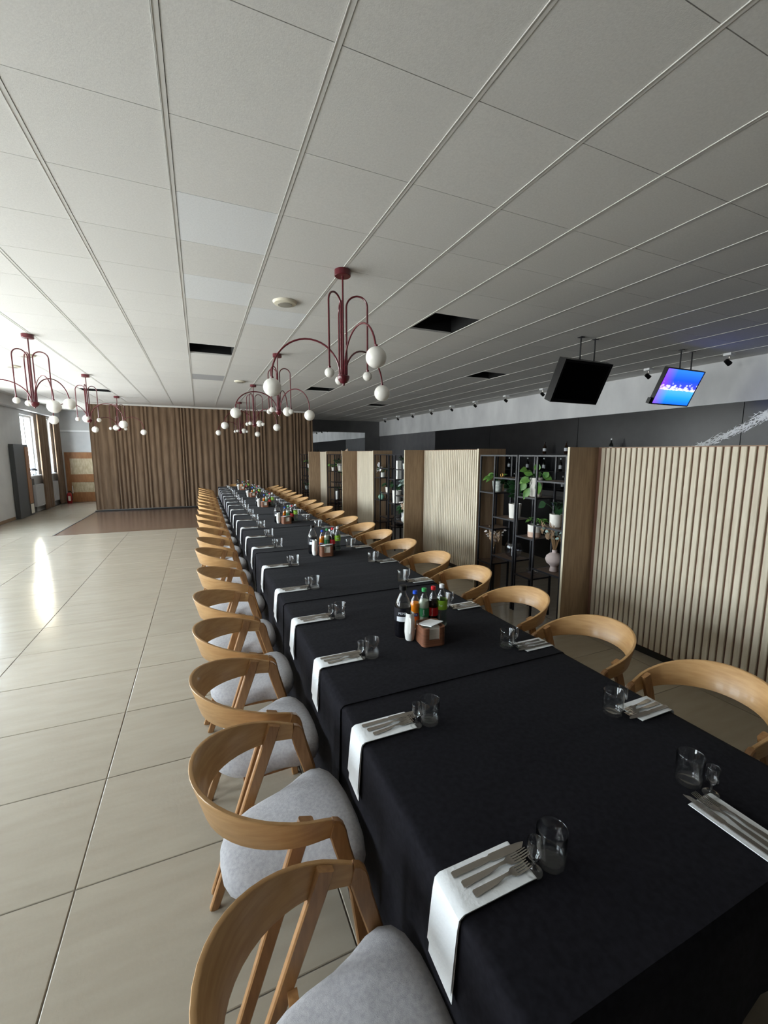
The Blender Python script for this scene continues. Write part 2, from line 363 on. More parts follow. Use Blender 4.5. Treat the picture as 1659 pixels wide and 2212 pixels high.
# chalk drawing on the board
mb = MB(); rr = random.Random(3)
def flake(y, z, ln, w, a):
    c, s_ = cos(a), sin(a); P = [(-ln, 0), (0, w), (ln, 0), (0, -w)]
    dp = rr.uniform(0, .002); vs = [(XR-.0215-dp, y+p*c-q*s_, z+p*s_+q*c) for p, q in P]; vs += [(XR-.0195, v[1], v[2]) for v in vs]
    mb.add(vs, [(0, 1, 2, 3), (4, 7, 6, 5), (0, 4, 5, 1), (1, 5, 6, 2), (2, 6, 7, 3), (3, 7, 4, 0)])
for k in range(300):
    u = rr.random(); y = 4.62-1.25*u; z = 1.83+.42*u+.2*u*u
    flake(y+rr.uniform(-.05, .05), z+rr.gauss(0, .022+.014*u), rr.uniform(.02, .09), rr.uniform(.003, .008), 2.65+rr.gauss(0, .45))
for k in range(60):
    a = rr.random()*2*pi; d = abs(rr.gauss(0, .06)); flake(3.58+d*cos(a), 2.33+d*sin(a), rr.uniform(.015, .05), rr.uniform(.004, .009), a+rr.gauss(0, .4))
ob('chalk_drawing', mb.mesh('chalk_drawing', 'chalk', 0), wr, kind='stuff', label='white chalk feather drawing')

# ------------------------------------------------------------------ stage curtain
def drape(x0, x1, y, z0, z1, pitch, amp, n_per=10, seed=1, nz=8, ret=.0):
    rr = random.Random(seed); n = int((x1-x0)/pitch); cols = []; k = 0
    x = x0; ph = 0
    for i in range(n):
        wdt = pitch*rr.uniform(.5, 1.6); a = amp*rr.uniform(.45, 1.2)
        for q in range(n_per):
            cols.append((x+wdt*q/n_per, a*sin(2*pi*q/n_per), rr.uniform(-.1, .1)*0+a*.35*sin(2*pi*q/n_per+1.3)))
        x += wdt
    f = (x1-x0)/(x-x0); cols = [(x0+(c[0]-x0)*f, c[1], c[2]) for c in cols]
    R = []
    for h in range(nz+1):
        t_ = h/nz; g = .55+.45*(1-t_)
        R.append([(c[0]+c[2]*.4*(1-t_), y+c[1]*g, z0+(z1-z0)*t_) for c in cols])
    b = [[(p[0], p[1]+.02, p[2]) for p in r] for r in R]
    mb = MB()
    loop = [r+list(reversed(q)) for r, q in zip(R, b)]
    mb.rings(loop); return mb
t = thing('stage_curtain', 'tall brown pleated curtain across the far end', 'curtain')
ob('curtain_cloth', drape(-2.93, 3.76, 15.0, .05, ZC-.05, .14, .036, seed=4).mesh('curtain_cloth', 'curtain', 60), t)
ob('curtain_rail', bxm('curtain_rail', 'runner', -2.95, 3.78, 14.95, 15.06, ZC-.05, ZC-.004), t)
ob('floor_strip', bxm('floor_strip', 'black_plastic', -2.95, 3.1, 14.93, 15.1, .001, .035), t)
def side_curtain(y0, y1, label):
    t = thing('window_curtain', label, 'curtain')
    mbc = drape(y0, y1, 0, .03, 2.9, .12, .035, seed=int(y0*10))
    mbc.v = [(XL+.14-p[1], p[0], p[2]) for p in mbc.v]
    ob('curtain_cloth', mbc.mesh('curtain_cloth', 'curtain', 60), t)
    ob('curtain_rod', MB().tube([(XL+.14, y0-(.5 if y0 < 17 else .3), 2.91), (XL+.14, y1+(.35 if y0 < 17 else .05), 2.91)], .012).mesh('curtain_rod', 'black_metal'), t)
side_curtain(16.0, 16.78, 'brown curtain between the two far windows on the pale wall')
side_curtain(17.5, 18.12, 'brown curtain in the far corner beside the wooden door')

# ------------------------------------------------------------------ left far corner
t = thing('tall_cabinet', 'tall dark grey cabinet against the pale wall before the windows', 'cabinet')
ob('body', MB().box(XL+.02, XL+.12, 14.0, 15.0, .01, 1.98).mesh('body', 'dark_board', 0), t)
ob('door', bxm('door', 'door_wood', XL+.12, XL+.135, 14.72, 14.98, .34, 1.92), t, label='brown strip, painted reflection of the wooden door')  # brown reflection in the dark front, put in as a wooden strip
ob('handle', bxm('handle', 'steel', XL+.135, XL+.16, 14.88, 14.94, 1.02, 1.06), t)
tag(ob('paper_reflection', bxm('paper_reflection', 'paper', XL+.136, XL+.139, 14.72, 14.96, .06, .32)), 'painted reflection of white paper at the foot of the dark cabinet', 'paper')  # reflected white square, put in as a thin paper-coloured box
tag(ob('dado_panel', bxm('dado_panel', 'dark_board', XL+.001, XL+.04, 15.02, 15.5, .01, 1.0)), 'low dark board on the wall under the first far window', 'panel')
for y0, y1, d in ((15.3, 16.0, 'under the first far window'), (16.85, 17.45, 'under the second far window')):
    t = thing('radiator', 'pale panel radiator '+d, 'radiator')
    ob('body', bxm('body', 'radiator_grey', XL+.05, XL+.12, y0, y1, .18, .82), t)
    fn = MB()
    for q in range(int((y1-y0)/.06)): fn.box(XL+.12, XL+.128, y0+.015+q*.06, y0+.045+q*.06, .2, .8)
    ob('fin', fn.mesh('fin', 'radiator_grey', 0), t)
    for yb in (y0+.1, y1-.13): ob('bracket', bxm('bracket', 'radiator_grey', XL+.001, XL+.05, yb, yb+.03, .3, .7), t)
t = thing('sill_lamp', 'small dark dome lamp on the far window sill', 'lamp', (XL+.01, 15.6, 1.091))
ob('base', MB().lathe([(.05, 0), (.05, .012), (.012, .018)], 16).mesh('base', 'black_metal'), t)
ob('stem', MB().tube([(0, 0, .015), (0, 0, .15)], .008).mesh('stem', 'black_metal'), t)
ob('shade', MB().lathe([(.11, .14), (.105, .165), (.08, .195), (.04, .213), (.008, .218)], 20).mesh('shade', 'black_metal'), t)
d = struct('door_1', MB().box(-4.36, -4.22, YB-.05, YB-.001, .01, 1.78).box(-4.22, -3.35, YB-.05, YB-.001, 1.56, 1.78).box(-4.22, -3.35, YB-.05, YB-.001, .01, .36).box(-4.22, -3.35, YB-.05, YB-.001, .72, 1.0).box(-3.5, -3.35, YB-.05, YB-.001, .01, 1.78).mesh('door', 'door_wood', 0))
ob('door_panel', bxm('door_panel', 'door_glass', -4.22, -3.5, YB-.03, YB-.002, .36, .72), d)
ob('door_panel', bxm('door_panel', 'door_glass', -4.22, -3.5, YB-.03, YB-.002, 1.0, 1.56), d)
ob('door_handle', bxm('door_handle', 'window_white', -4.21, -4.19, YB-.09, YB-.045, .33, .6), d)
t = thing('fire_extinguisher', 'red fire extinguisher on the floor beside the wooden door', 'extinguisher', (-4.25, 17.85, 0))
ob('cylinder', MB().lathe([(.07, .0), (.078, .02), (.078, .3), (.06, .35), (.025, .38)], 18).mesh('cylinder', 'red_paint'), t)
ob('valve', MB().lathe([(.02, .375), (.02, .41)], 10).box(-.02, .07, -.012, .012, .41, .43).mesh('valve', 'black_plastic'), t)
ob('tag_plate', bxm('tag_plate', 'paper', -.02, .05, -.083, -.077, .1, .26), t)
ob('hose', MB().tube([(.03, 0, .4), (.09, 0, .36), (.1, 0, .22), (.085, 0, .1)], .01).mesh('hose', 'black_plastic'), t)

# ------------------------------------------------------------------ slatted partitions and shelving
XS, XF, PT = 3.53, 3.16, 1.816
BAYS = [(2.95, 4.33), (6.40, 7.79), (9.80, 11.19), (13.22, 14.6)]          # shelf bays
PANELS = [(.86, 2.95), (4.33, 6.40), (7.79, 9.80), (11.19, 13.22)]
slm = MB().rings([[(0, -.0195, z), (-.011, -.0195, z), (-.015, -.0155, z), (-.015, .0155, z), (-.011, .0195, z), (0, .0195, z)] for z in (.07, PT-.004)]).mesh('slat', 'slat_wood', 0)
POS = ['nearest the camera', 'second from the camera', 'third from the camera', 'farthest from the camera']
for k, (a, b) in enumerate(PANELS):
    t = thing('slatted_partition', 'oak partition niche of upright pale slats, %s' % POS[k], 'partition', (0, 0, 0), 0, 'slatted partitions beside the table')
    ob('back_panel', bxm('back_panel', 'slat_back', XS+.001, XS+.03, a+.025, b-.025, .06, PT), t)
    for y in (a, b-.024):
        ob('side_panel', bxm('side_panel', 'oak_panel', XF, XS+.045, y+.0005, y+.0235, .0, PT+.004), t)
        ob('lit_edge', bxm('lit_edge', 'edge_wood_lit', XF-.003, XF-.0001, y+.0005, y+.0235, .0, PT+.004), t, label='panel edge coloured pale for window light')  # window light on the panel's edge, added as a paler strip
    ob('plinth', bxm('plinth', 'black_plastic', XS+.003, XS+.03, a+.025, b-.025, 0, .06), t)
    ob('top_cap', bxm('top_cap', 'oak_panel', XS-.0, XS+.045, a+.025, b-.025, PT, PT+.004), t)
    n_ = int((b-a-.06)/.0515)
    for q in range(n_): ob('slat', slm, t, (XS, a+.045+.0515*q, 0))

def shelf_unit(y0, label, group):
    # near column y0..y0+.385, far column to y0+.67
    t = thing('shelf_unit', label, 'shelf', (XF+.012, y0, 0), 0, group)
    p, D, ym, Wd = .009, .27, .385, .665
    post = MB().box(-p, p, -p, p, 0, 1.745).mesh('post', 'black_metal', 0)
    for x in (p, D-p):
        for y in (p, ym, Wd-p): ob('post', post, t, (x, y, 0))
    top = MB().box(0, 2*p, 2*p, Wd-2*p, 1.729, 1.745).box(D-2*p, D, 2*p, Wd-2*p, 1.729, 1.745).box(2*p, D-2*p, 0, 2*p, 1.729, 1.745).box(2*p, D-2*p, Wd-2*p, Wd, 1.729, 1.745)
    ob('top_frame', top.mesh('top_frame', 'black_metal', 0), t)
    for ya, yb, hs in ((2*p, ym-p, (.56, 1.024, 1.488)), (ym+p, Wd-2*p, (.433, .865, 1.302))):
        for z in hs:
            mb = MB(); mb.box(0, .014, ya, yb, z-.017, z-.001).box(D-.014, D, ya, yb, z-.017, z-.001).box(.014, D-.014, ya, ya+.012, z-.017, z-.001).box(.014, D-.014, yb-.012, yb, z-.017, z-.001)
            mb.cur = 1; mb.box(.014, D-.014, ya+.012, yb-.012, z-.014, z-.002)
            ob('shelf_board', mb.mesh('shelf_board', ['black_metal', 'shelf_wood'], 0), t)
    return t
GAP = ['between the two nearest slatted partitions', 'between the second and third slatted partitions', 'between the third and fourth slatted partitions', 'beyond the farthest slatted partition']
u0 = None
for k, (a, b) in enumerate(BAYS):
    for q, w in ((0, 'near'), (1, 'far')):
        lab = 'black metal shelf unit %s, its %s unit' % (GAP[k], w); y = a+.013+q*.683
        if u0 is None: u0 = shelf_unit(y, lab, 'open shelf units')
        else: dup(u0, (XF+.012, y, 0), 0, lab)

# ------------------------------------------------------------------ plants, vases and shelf objects
def leafmesh(mb, base, d, up_, ln, w, fold=.25, droop=.3):
    d = Vector(d).normalized(); s_ = d.cross(Vector(up_)); s_ = s_.normalized() if s_.length > 1e-4 else Vector((1, 0, 0)); nrm = s_.cross(d)
    base = Vector(base); P = []
    for q, ww in ((0, .05), (.25, .8), (.5, 1), (.78, .62), (1, .02)):
        c = base+d*ln*q-Vector((0, 0, 1))*droop*ln*q*q
        P.append([c-s_*w*ww+nrm*fold*w*ww, c, c+s_*w*ww+nrm*fold*w*ww])
    P2 = [[p-nrm*.0012 for p in r] for r in P]
    vs = [p for r in P for p in r]+[p for r in P2 for p in r]; fs = []
    for q in range(4):
        for e_ in range(2):
            a = q*3+e_; fs += [(a, a+1, a+4, a+3), (15+a, 15+a+3, 15+a+4, 15+a+1)]
    for q in range(4): fs += [(q*3, q*3+3, 18+q*3, 15+q*3), (q*3+2, 17+q*3, 20+q*3, q*3+5)]
    mb.add(vs, fs)
def pot(mb, r0, r1, h, n=24, foot=True):
    mb.lathe([(r0*.9, 0), (r0, .004), (r1, h), (r1-.004, h+.002), (r1-.008, h-.002), (r1-.01, h-.02)], n); return mb
def leafy(t, seed, n, ln, w, z0, spread, mt, sep=False, upb=.6, stems=True, droop=.4):
    rr = random.Random(seed); mb = MB(); st = MB()
    for q in range(n):
        a = rr.random()*2*pi; h = rr.uniform(.3, 1)*spread; rad = rr.uniform(.25, 1)*spread*.75
        tip = Vector((rad*cos(a), rad*sin(a), z0+h*upb+.02)); b0 = Vector((rr.uniform(-.02, .02), rr.uniform(-.02, .02), z0-.02))
        st.tube([b0, (b0+tip)/2+Vector((0, 0, .03)), tip], .0025, 5)
        k = mb if not sep else MB()
        leafmesh(k, tip, (cos(a)*.8, sin(a)*.8, rr.uniform(-.3, .6)), (-.5+rr.uniform(-.4, .4), -.5+rr.uniform(-.4, .4), .75), ln*rr.uniform(.7, 1.2), w*rr.uniform(.8, 1.2), droop=droop)
        if sep: ob('leaf', k.mesh('leaf', mt, 50), t)
    ob('stems', st.mesh('stems', 'leaf_dark'), t)
    if not sep: ob('foliage', mb.mesh('foliage', mt, 50), t, kind='stuff')
def plant(loc, potspec, potmat, leaf, label, name='potted_plant', cat='plant'):
    t = thing(name, label, cat, loc)
    ob('pot', pot(MB(), *potspec).mesh('pot', potmat), t)
    ob('soil', MB().lathe([(potspec[1]-.011, potspec[2]-.03), (potspec[1]-.011, potspec[2]-.018)], 18).mesh('soil', 'soil'), t)
    leafy(t, *leaf[:4], potspec[2], *leaf[4:]); return t
def zz(loc, potspec, potmat, label, seed=5, n=9, h=.2):
    t = thing('potted_plant', label, 'plant', loc); rr = random.Random(seed)
    ob('pot', pot(MB(), *potspec).mesh('pot', potmat), t)
    ob('soil', MB().lathe([(potspec[1]-.011, potspec[2]-.03), (potspec[1]-.011, potspec[2]-.018)], 18).mesh('soil', 'soil'), t)
    st = MB(); lf = MB()
    for q in range(n):
        a = rr.random()*2*pi; lean = rr.uniform(.1, .55); P = []
        for s_ in range(6):
            f = s_/5; P.append(Vector((cos(a)*lean*h*f*f, sin(a)*lean*h*f*f, potspec[2]-.02+h*f*rr.uniform(.95, 1.05))))
        st.tube(P, .0035, 5)
        for s_ in range(2, 6):
            for sg in (-1, 1): leafmesh(lf, P[s_], (cos(a+sg*1.2), sin(a+sg*1.2), .35), (-.5, -.5, .6), .085, .024)
    ob('stems', st.mesh('stems', 'leaf_dark'), t); ob('foliage', lf.mesh('foliage', 'leaf_dark', 50), t, kind='stuff')
XM = XF+.14
# bay 1 (nearest shelves)
b1 = 2.963; b2 = b1+.683
t = plant((XM, b1+.52, 1.302), (.062, .068, .2), 'matt_white_pot', (11, 3, .09, .036, .15, 'leaf_light', True), 'green vine with broad leaves in a tall white pot on the shelf')
rt = Vector((.70, -.71, 0)); vt = Vector((0, 0, 1)); cd = Vector((-.71, -.70, 0))
for h, v, dh, dv, ln in ((.0, .27, .1, 1, .10), (-.04, .235, -.8, .3, .10), (-.08, .21, -.7, -.5, .11), (-.06, .17, -1, .1, .10), (-.10, .15, -.5, -.8, .09), (-.06, .10, -.45, -.9, .13), (.02, .17, .1, -1, .13), (.06, .24, .8, -.4, .11), (.07, .21, .5, .6, .08)):
    k = MB(); b_ = rt*h+vt*v+cd*(.075 if v < .2 else .03)
    leafmesh(k, b_, rt*dh+vt*dv, cd*.9+vt*.35, ln, .036, .2, .1); ob('leaf', k.mesh('leaf', 'leaf_light', 50), t)
    ob('leaf_stalk', MB().tube([(0, 0, .19), (b_+Vector((0, 0, .19)))/2+Vector((0, 0, .05)), b_], .0025, 5).mesh('leaf_stalk', 'leaf_dark'), t)
zz((XM, b2+.15, 1.024), (.062, .072, .165), 'matt_white_pot', 'dark glossy plant in a tall white pot on the middle shelf', 5, 13, .26)
plant((XM+.02, b2+.5, 1.302), (.05, .066, .13), 'grey_pot', (4, 10, .09, .025, .14, 'leaf_light', False), 'green plant in a patterned grey pot on the upper shelf')
t = thing('potted_plant', 'small fern in a two-tone white and blush pot on the shelf', 'plant', (XM, b1+.51, .865))
ob('pot', pot(MB(), .066, .072, .13).mesh('pot', 'matt_white_pot'), t)
ob('pot_base', MB().lathe([(.0672, .0005), (.0706, .055)], 24).mesh('pot_base', 'blush_pot'), t, label='blush painted lower half')
leafy(t, 8, 40, .06, .007, .13, .12, 'leaf_light', False, .5)
plant((XM-.02, b1+.2, 1.024), (.056, .062, .13), 'matt_white_pot', (21, 16, .095, .038, .15, 'leaf_dark', True), 'dark green leafy plant in a white pot by the partition edge')
def bouquet(t, z0, seed, n, h, mats, lean=.5):
    rr = random.Random(seed); st = MB(); pl_ = {m: MB() for m in mats}
    for q in range(n):
        a = rr.random()*2*pi; ln = h*rr.uniform(.6, 1); le = lean*rr.uniform(.2, 1)
        p1 = Vector((cos(a)*le*ln, sin(a)*le*ln, z0+ln)); st.tube([(0, 0, z0-.05), (p1.x*.35, p1.y*.35, z0+ln*.5), p1], .0015, 4)
        m = rr.choice(mats); P = pl_[m]
        if m == 'leaf_blue' or m == 'dry_white':
            for w in range(3): leafmesh(P, p1-Vector((0, 0, .03*w)), (cos(a+w*2), sin(a+w*2), .3), (-.5, -.5, .6), .04, .017)
        else:
            for w in range(9): leafmesh(P, p1-Vector((0, 0, .011*w)), (cos(a+w*2.4)*.5, sin(a+w*2.4)*.5, 1), (-.6+.3*cos(a), -.6+.3*sin(a), 0), .045, .0045, .1, 0)
    ob('stems', st.mesh('stems', 'dry_stem'), t)
    for m in mats: ob('dried_flowers', pl_[m].mesh('dried_flowers', m, 50), t, kind='stuff')
t = thing('flower_vase', 'round pale clay vase of dried flowers on the low shelf', 'vase', (XM-.01, b1+.2, .56))
ob('vase_body', MB().lathe([(.04, 0), (.042, .01), (.034, .05), (.045, .065), (.076, .09), (.088, .125), (.078, .16), (.05, .185), (.026, .195), (.024, .225), (.019, .225), (.02, .195)], 28).mesh('vase_body', 'pink_clay'), t)
bouquet(t, .22, 3, 26, .26, ['dry_plume', 'dry_plume', 'leaf_blue'], .6)
t = thing('flower_vase', 'slim clear vase of dried grasses on the lowest shelf', 'vase', (XM-.02, b2+.5, .433))
ob('vase_body', MB().lathe([(.028, 0), (.03, .02), (.018, .07), (.016, .14), (.024, .17), (.021, .17), (.013, .14), (.014, .07), (.022, .025)], 20).mesh('vase_body', 'glass'), t)
bouquet(t, .16, 9, 16, .26, ['dry_plume', 'dry_white'], .55)
t = thing('glass_bowl', 'round smoked glass bowl vase on the low shelf', 'bowl', (XM+.02, b2+.17, .56))
ob('bowl_body', MB().lathe([(.05, 0), (.085, .03), (.1, .08), (.095, .13), (.08, .165), (.076, .165), (.09, .128), (.094, .08), (.08, .036), (.046, .008)], 28).mesh('bowl_body', 'smoke_glass'), t)
ob('candle', MB().lathe([(.02, .01), (.02, .12)], 14).mesh('candle', 'white_ceramic'), t)
t = thing('glass_bowl', 'shallow clear glass bowl on the lowest black shelf', 'bowl', (XM, b1+.5, .433))
ob('bowl_body', MB().lathe([(.03, 0), (.032, .012), (.06, .03), (.075, .07), (.072, .07), (.056, .034), (.02, .018)], 24).mesh('bowl_body', 'glass'), t)
t = thing('ornament', 'little gold ring ornament on the top shelf', 'ornament', (XM-.06, b2+.33, 1.488))
ob('ring', MB().tube([(0, .02*cos(q*pi/8), .024+.02*sin(q*pi/8)) for q in range(17)], .004).mesh('ring', 'gold'), t)
ob('foot', bxm('foot', 'gold', -.012, .012, -.012, .012, 0, .006), t)
# bay 2
c1 = 6.413; c2 = c1+.683
plant((XM-.03, c1+.5, .865), (.075, .085, .235), 'matt_white_pot', (31, 10, .09, .03, .12, 'leaf_dark', False), 'tall white planter at the centre of the second shelf bay')
t = thing('orchid', 'white flowering plant spilling from the second shelf bay', 'plant', (XM-.02, c2+.5, 1.302))
ob('pot', pot(MB(), .05, .06, .09).mesh('pot', 'white_ceramic'), t)
leafy(t, 41, 12, .09, .022, .09, .14, 'leaf_dark', False)
pt = MB(); rr = random.Random(5)
for q in range(11):
    c = Vector((-.03-.012*q*.5, .16-.05*q*.6, .11+.16*sin(q*.28)))
    for w in range(4): leafmesh(pt, c, (rr.uniform(-1, .2), rr.uniform(-1, 1), rr.uniform(-.5, .8)), (0, 0, 1), .05, .022)
ob('flowers', pt.mesh('flowers', 'petal', 50), t, kind='stuff')
t = thing('tall_carton', 'tall white bottle box on the second bay top shelf', 'box', (XM, c1+.52, 1.302))
ob('body', bxm('body', 'white_ceramic', -.04, .04, -.06, .06, 0, .33), t)
ob('label_patch', bxm('label_patch', 'radiator_grey', -.042, -.04, -.03, .03, .05, .2), t)
plant((XM, c1+.14, 1.488-.464), (.05, .065, .14), 'matt_white_pot', (51, 16, .1, .04, .16, 'leaf_blue', False), 'silver-leaved plant in a pale pot behind the partition edge')
plant((XM, c1+.2, 1.488), (.05, .06, .1), 'grey_pot', (52, 14, .07, .025, .12, 'leaf_dark', False), 'small plant in a grey pot on the second bay upper shelf')
t = thing('ornament', 'mint green lidded pot on the second bay shelf', 'ornament', (XM-.03, c2+.53, .865))
ob('body', MB().lathe([(.04, 0), (.06, .03), (.062, .06), (.045, .09), (.02, .1)], 20).mesh('body', 'mint'), t)
ob('handle', MB().tube([(0, .03*cos(q*pi/8), .1+.05*sin(q*pi/8)) for q in range(9)], .006).mesh('handle', 'mint'), t)
plant((XM-.02, c2+.24, .865-.305+.464-.0), (.04, .05, .1), 'matt_white_pot', (57, 12, .07, .03, .1, 'leaf_dark', False), 'dark plant in a little white pot beside the mint pot')
t = thing('glass_bowl', 'dark round glass vase on the second bay low shelf', 'bowl', (XM+.02, c1+.5, .433))
ob('bowl_body', MB().lathe([(.06, 0), (.1, .04), (.12, .1), (.115, .16), (.09, .2), (.086, .2), (.11, .155), (.114, .1), (.095, .045), (.055, .01)], 24).mesh('bowl_body', 'smoke_glass'), t)
ob('pebbles', MB().lathe([(.05, .011), (.09, .045), (.05, .055)], 16).mesh('pebbles', 'soil'), t)
t = thing('grey_planter', 'metal grey planter on the second bay middle shelf', 'planter', (XM, c1+.2, 1.024-.464))
ob('body', pot(MB(), .07, .075, .17).mesh('body', 'radiator_grey'), t); leafy(t, 77, 12, .1, .03, .17, .14, 'leaf_dark', False)
t = thing('flower_vase', 'white round vase low on the second bay shelf', 'vase', (XM-.06, c1+.09, .56)); t.location.z = .56
ob('vase_body', MB().lathe([(.03, 0), (.07, .04), (.075, .08), (.05, .12), (.02, .14), (.02, .17), (.016, .17)], 22).mesh('vase_body', 'white_ceramic'), t)
bouquet(t, .16, 19, 14, .2, ['dry_white', 'dry_plume'], .5)
# bay 3 and 4
d1 = 9.813; d2 = d1+.683
plant((XM-.03, d1+.5, .865+.437), (.06, .07, .2), 'matt_white_pot', (61, 16, .09, .03, .16, 'leaf_dark', False), 'white planter with dark leaves in the third shelf bay')
plant((XM, d1+.18, 1.024), (.06, .07, .2), 'matt_white_pot', (62, 16, .1, .03, .18, 'leaf_light', False), 'green plant in a white pot on the third bay middle shelf')
plant((XM, d2+.5, 1.302), (.04, .05, .09), 'matt_white_pot', (63, 16, .08, .03, .14, 'leaf_light', False), 'small pale plant on the third bay far shelf')
plant((XM, d2+.2, .56), (.05, .055, .22), 'white_ceramic', (64, 10, .06, .02, .1, 'leaf_dark', False), 'tall white vase with greenery in the third shelf bay')
t = thing('flower_vase', 'pinkish dried bouquet at the third bay top', 'vase', (XM, d1+.15, 1.488))
ob('vase_body', MB().lathe([(.03, 0), (.045, .05), (.02, .1), (.018, .1)], 16).mesh('vase_body', 'pink_clay'), t); bouquet(t, .1, 29, 24, .26, ['dry_plume', 'dry_white'], .5)
e1 = 13.233; e2 = e1+.683
plant((XM, e1+.5, 1.302), (.05, .06, .12), 'matt_white_pot', (71, 20, .08, .03, .18, 'leaf_light', False), 'leafy plant on the farthest shelf, upper board')
plant((XM, e1+.18, 1.024), (.05, .06, .12), 'matt_white_pot', (72, 20, .08, .03, .18, 'leaf_dark', False), 'plant in a white pot on the farthest shelf, middle board')
plant((XM, e2+.2, .56), (.05, .06, .12), 'grey_pot', (73, 16, .08, .03, .16, 'leaf_dark', False), 'dim potted plant low on the farthest shelf')

# ------------------------------------------------------------------ bar behind the partitions
t = thing('bar_counter', 'dark bar counter behind the shelves', 'counter')
ob('front', bxm('front', 'black_panel', 5.3, 5.9, 3.4, 9.6, 0, 1.04), t)
ob('worktop', bxm('worktop', 'wall_grey', 5.22, 5.95, 3.35, 9.65, 1.04, 1.09), t)
t = thing('back_bar', 'tall black bottle rack on the dark wall behind the bar', 'rack')
for y in (4.0, 5.3, 6.6, 7.9, 9.2): ob('upright', bxm('upright', 'black_metal', XR-.36, XR-.03, y-.015, y+.015, .0, 1.75), t)
for z in (.5, .95, 1.35, 1.75): ob('rack_board', bxm('rack_board', 'black_panel', XR-.36, XR-.03, 3.98, 9.22, z, z+.02), t)
def bottle_mesh(r, h, m): return MB().lathe([(r*.9, 0), (r, .01), (r, h*.55), (r*.8, h*.66), (r*.34, h*.76), (r*.32, h), (r*.2, h)], 14).mesh('body', m)
bm_ = [bottle_mesh(.038, .30, 'bottle_dark'), bottle_mesh(.042, .27, 'bottle_brown')]
blab = MB().lathe([(.0385, .06), (.0385, .14)], 14).mesh('bottle_label', 'label_white'); blab2 = MB().lathe([(.0425, .06), (.0425, .13)], 14).mesh('bottle_label', 'label_white')
bcap = MB().lathe([(.015, .27), (.015, .305)], 10).mesh('bottle_cap', 'cap_white'); bcap2 = MB().lathe([(.016, .24), (.016, .275)], 10).mesh('bottle_cap', 'cap_black')
rr = random.Random(12); cnt = 0
for z in (.97, 1.37, 1.77):
    for q in range(9):
        if z > 1.7 and q not in (3, 5, 6): continue
        y = 4.2+q*.58+rr.uniform(-.12, .12); k = rr.randrange(2)
        if min(abs(y-v) for v in (4.0, 5.3, 6.6, 7.9, 9.2)) < .08: y += .12
        lev = {.97: 'lower', 1.37: 'middle', 1.77: 'top'}[z]
        t = thing('liquor_bottle', 'dark bottle on the %s board of the back bar, %s along' % (lev, ORD[q]), 'bottle', (XR-.2, y, z), 0, 'bottles on the back bar')
        ob('body', bm_[k], t); ob('bottle_label', (blab, blab2)[k], t); ob('bottle_cap', (bcap, bcap2)[k], t)

# ------------------------------------------------------------------ tablecloths
TXL, TXR, TZ = .475, 1.65, .75
SEAMS = [.43, 1.49, 2.75, 4.32, 5.73, 7.12, 8.5, 9.8, 11.1, 12.4, 13.72]
def cloth(k):
    y0, y1 = SEAMS[k], SEAMS[k+1]+(.05 if k < 9 else 0); first = k == 0; last = k == 9
    rr = random.Random(40+k); ny = 26
    R = []; ph = [rr.random()*6 for _ in range(4)]
    def prof(y, lift, ins):
        p = []; zb = .06
        N = 9
        def dropx(f, s_, side):   # f 0 top .. 1 hem: flare plus folds
            return .007+.010*f+f*(.008*sin(y*9+ph[0]+side*2)+.007*sin(y*21+ph[1]+side)+.004*sin(y*43+ph[2]))
        for q in range(N+1):
            f = 1-q/N
            if f < .02: break
            p.append((TXL-dropx(f, y, 0)-lift, zb+(TZ-.03-zb)*(1-f)))
        p += [(TXL-.006-lift, TZ-.010), (TXL+.003, TZ-.002+lift), (TXL+.02, TZ+lift)]
        for q in range(1, 8): p.append((TXL+(TXR-TXL)*q/8, TZ+lift+.0008*sin(q*2+y*7+ph[3])))
        p += [(TXR-.02, TZ+lift), (TXR-.003, TZ-.002+lift), (TXR+.006+lift, TZ-.010)]
        for q in range(N+1):
            f = q/N
            if f < .02: continue
            p.append((TXR+dropx(f, y, 1)+lift, zb+(TZ-.03-zb)*(1-f)))
        return p
    mb = MB(); A = []
    for i in range(ny+1):
        y = y0+(y1-y0)*i/ny; lift = .0005+.0055*(1-i/ny)**2 if not first else .0005
        A.append([(x, y, z) for x, z in prof(y, lift, 0)])
    mb.rings(A, close=False, cap=False)
    hem = [[(x+(.004 if x < 1 else -.004)*(1 if z < TZ-.01 else 0), y0+.001, z-.005*(1 if z > TZ-.02 else 0)) for x, _, z in A[0]], A[0]]
    mb.rings(hem, close=False, cap=False)
    for flag, yy, row in ((first, y0, A[0]), (last, y1, A[-1])):
        if flag:   # end drop
            sg = -1 if yy == y0 else 1; top = [(TXL+(TXR-TXL)*q/14, yy, TZ) for q in range(15)]; rows = []
            for h in range(9):
                f = h/8
                rows.append([(x+(.03*f*(1 if x > 1.07 else -1)*abs(x-1.07)/.6), yy+sg*(.012*min(1, h)+.03*f+f*.014*sin(x*16+ph[1])), TZ-.002-((TZ-.49) if sg < 0 else (TZ-.06))*f if h else TZ) for x, _, _ in top])
            mb.rings(rows, close=False, cap=False)
    return mb.mesh('tablecloth', 'black_cloth', 50)
for k in range(10):
    lab = 'black tablecloth, %s sheet from the near end of the long table' % ORD[k]
    tag(ob('tablecloth', cloth(k)), lab, 'tablecloth', 'black tablecloths on the long table')

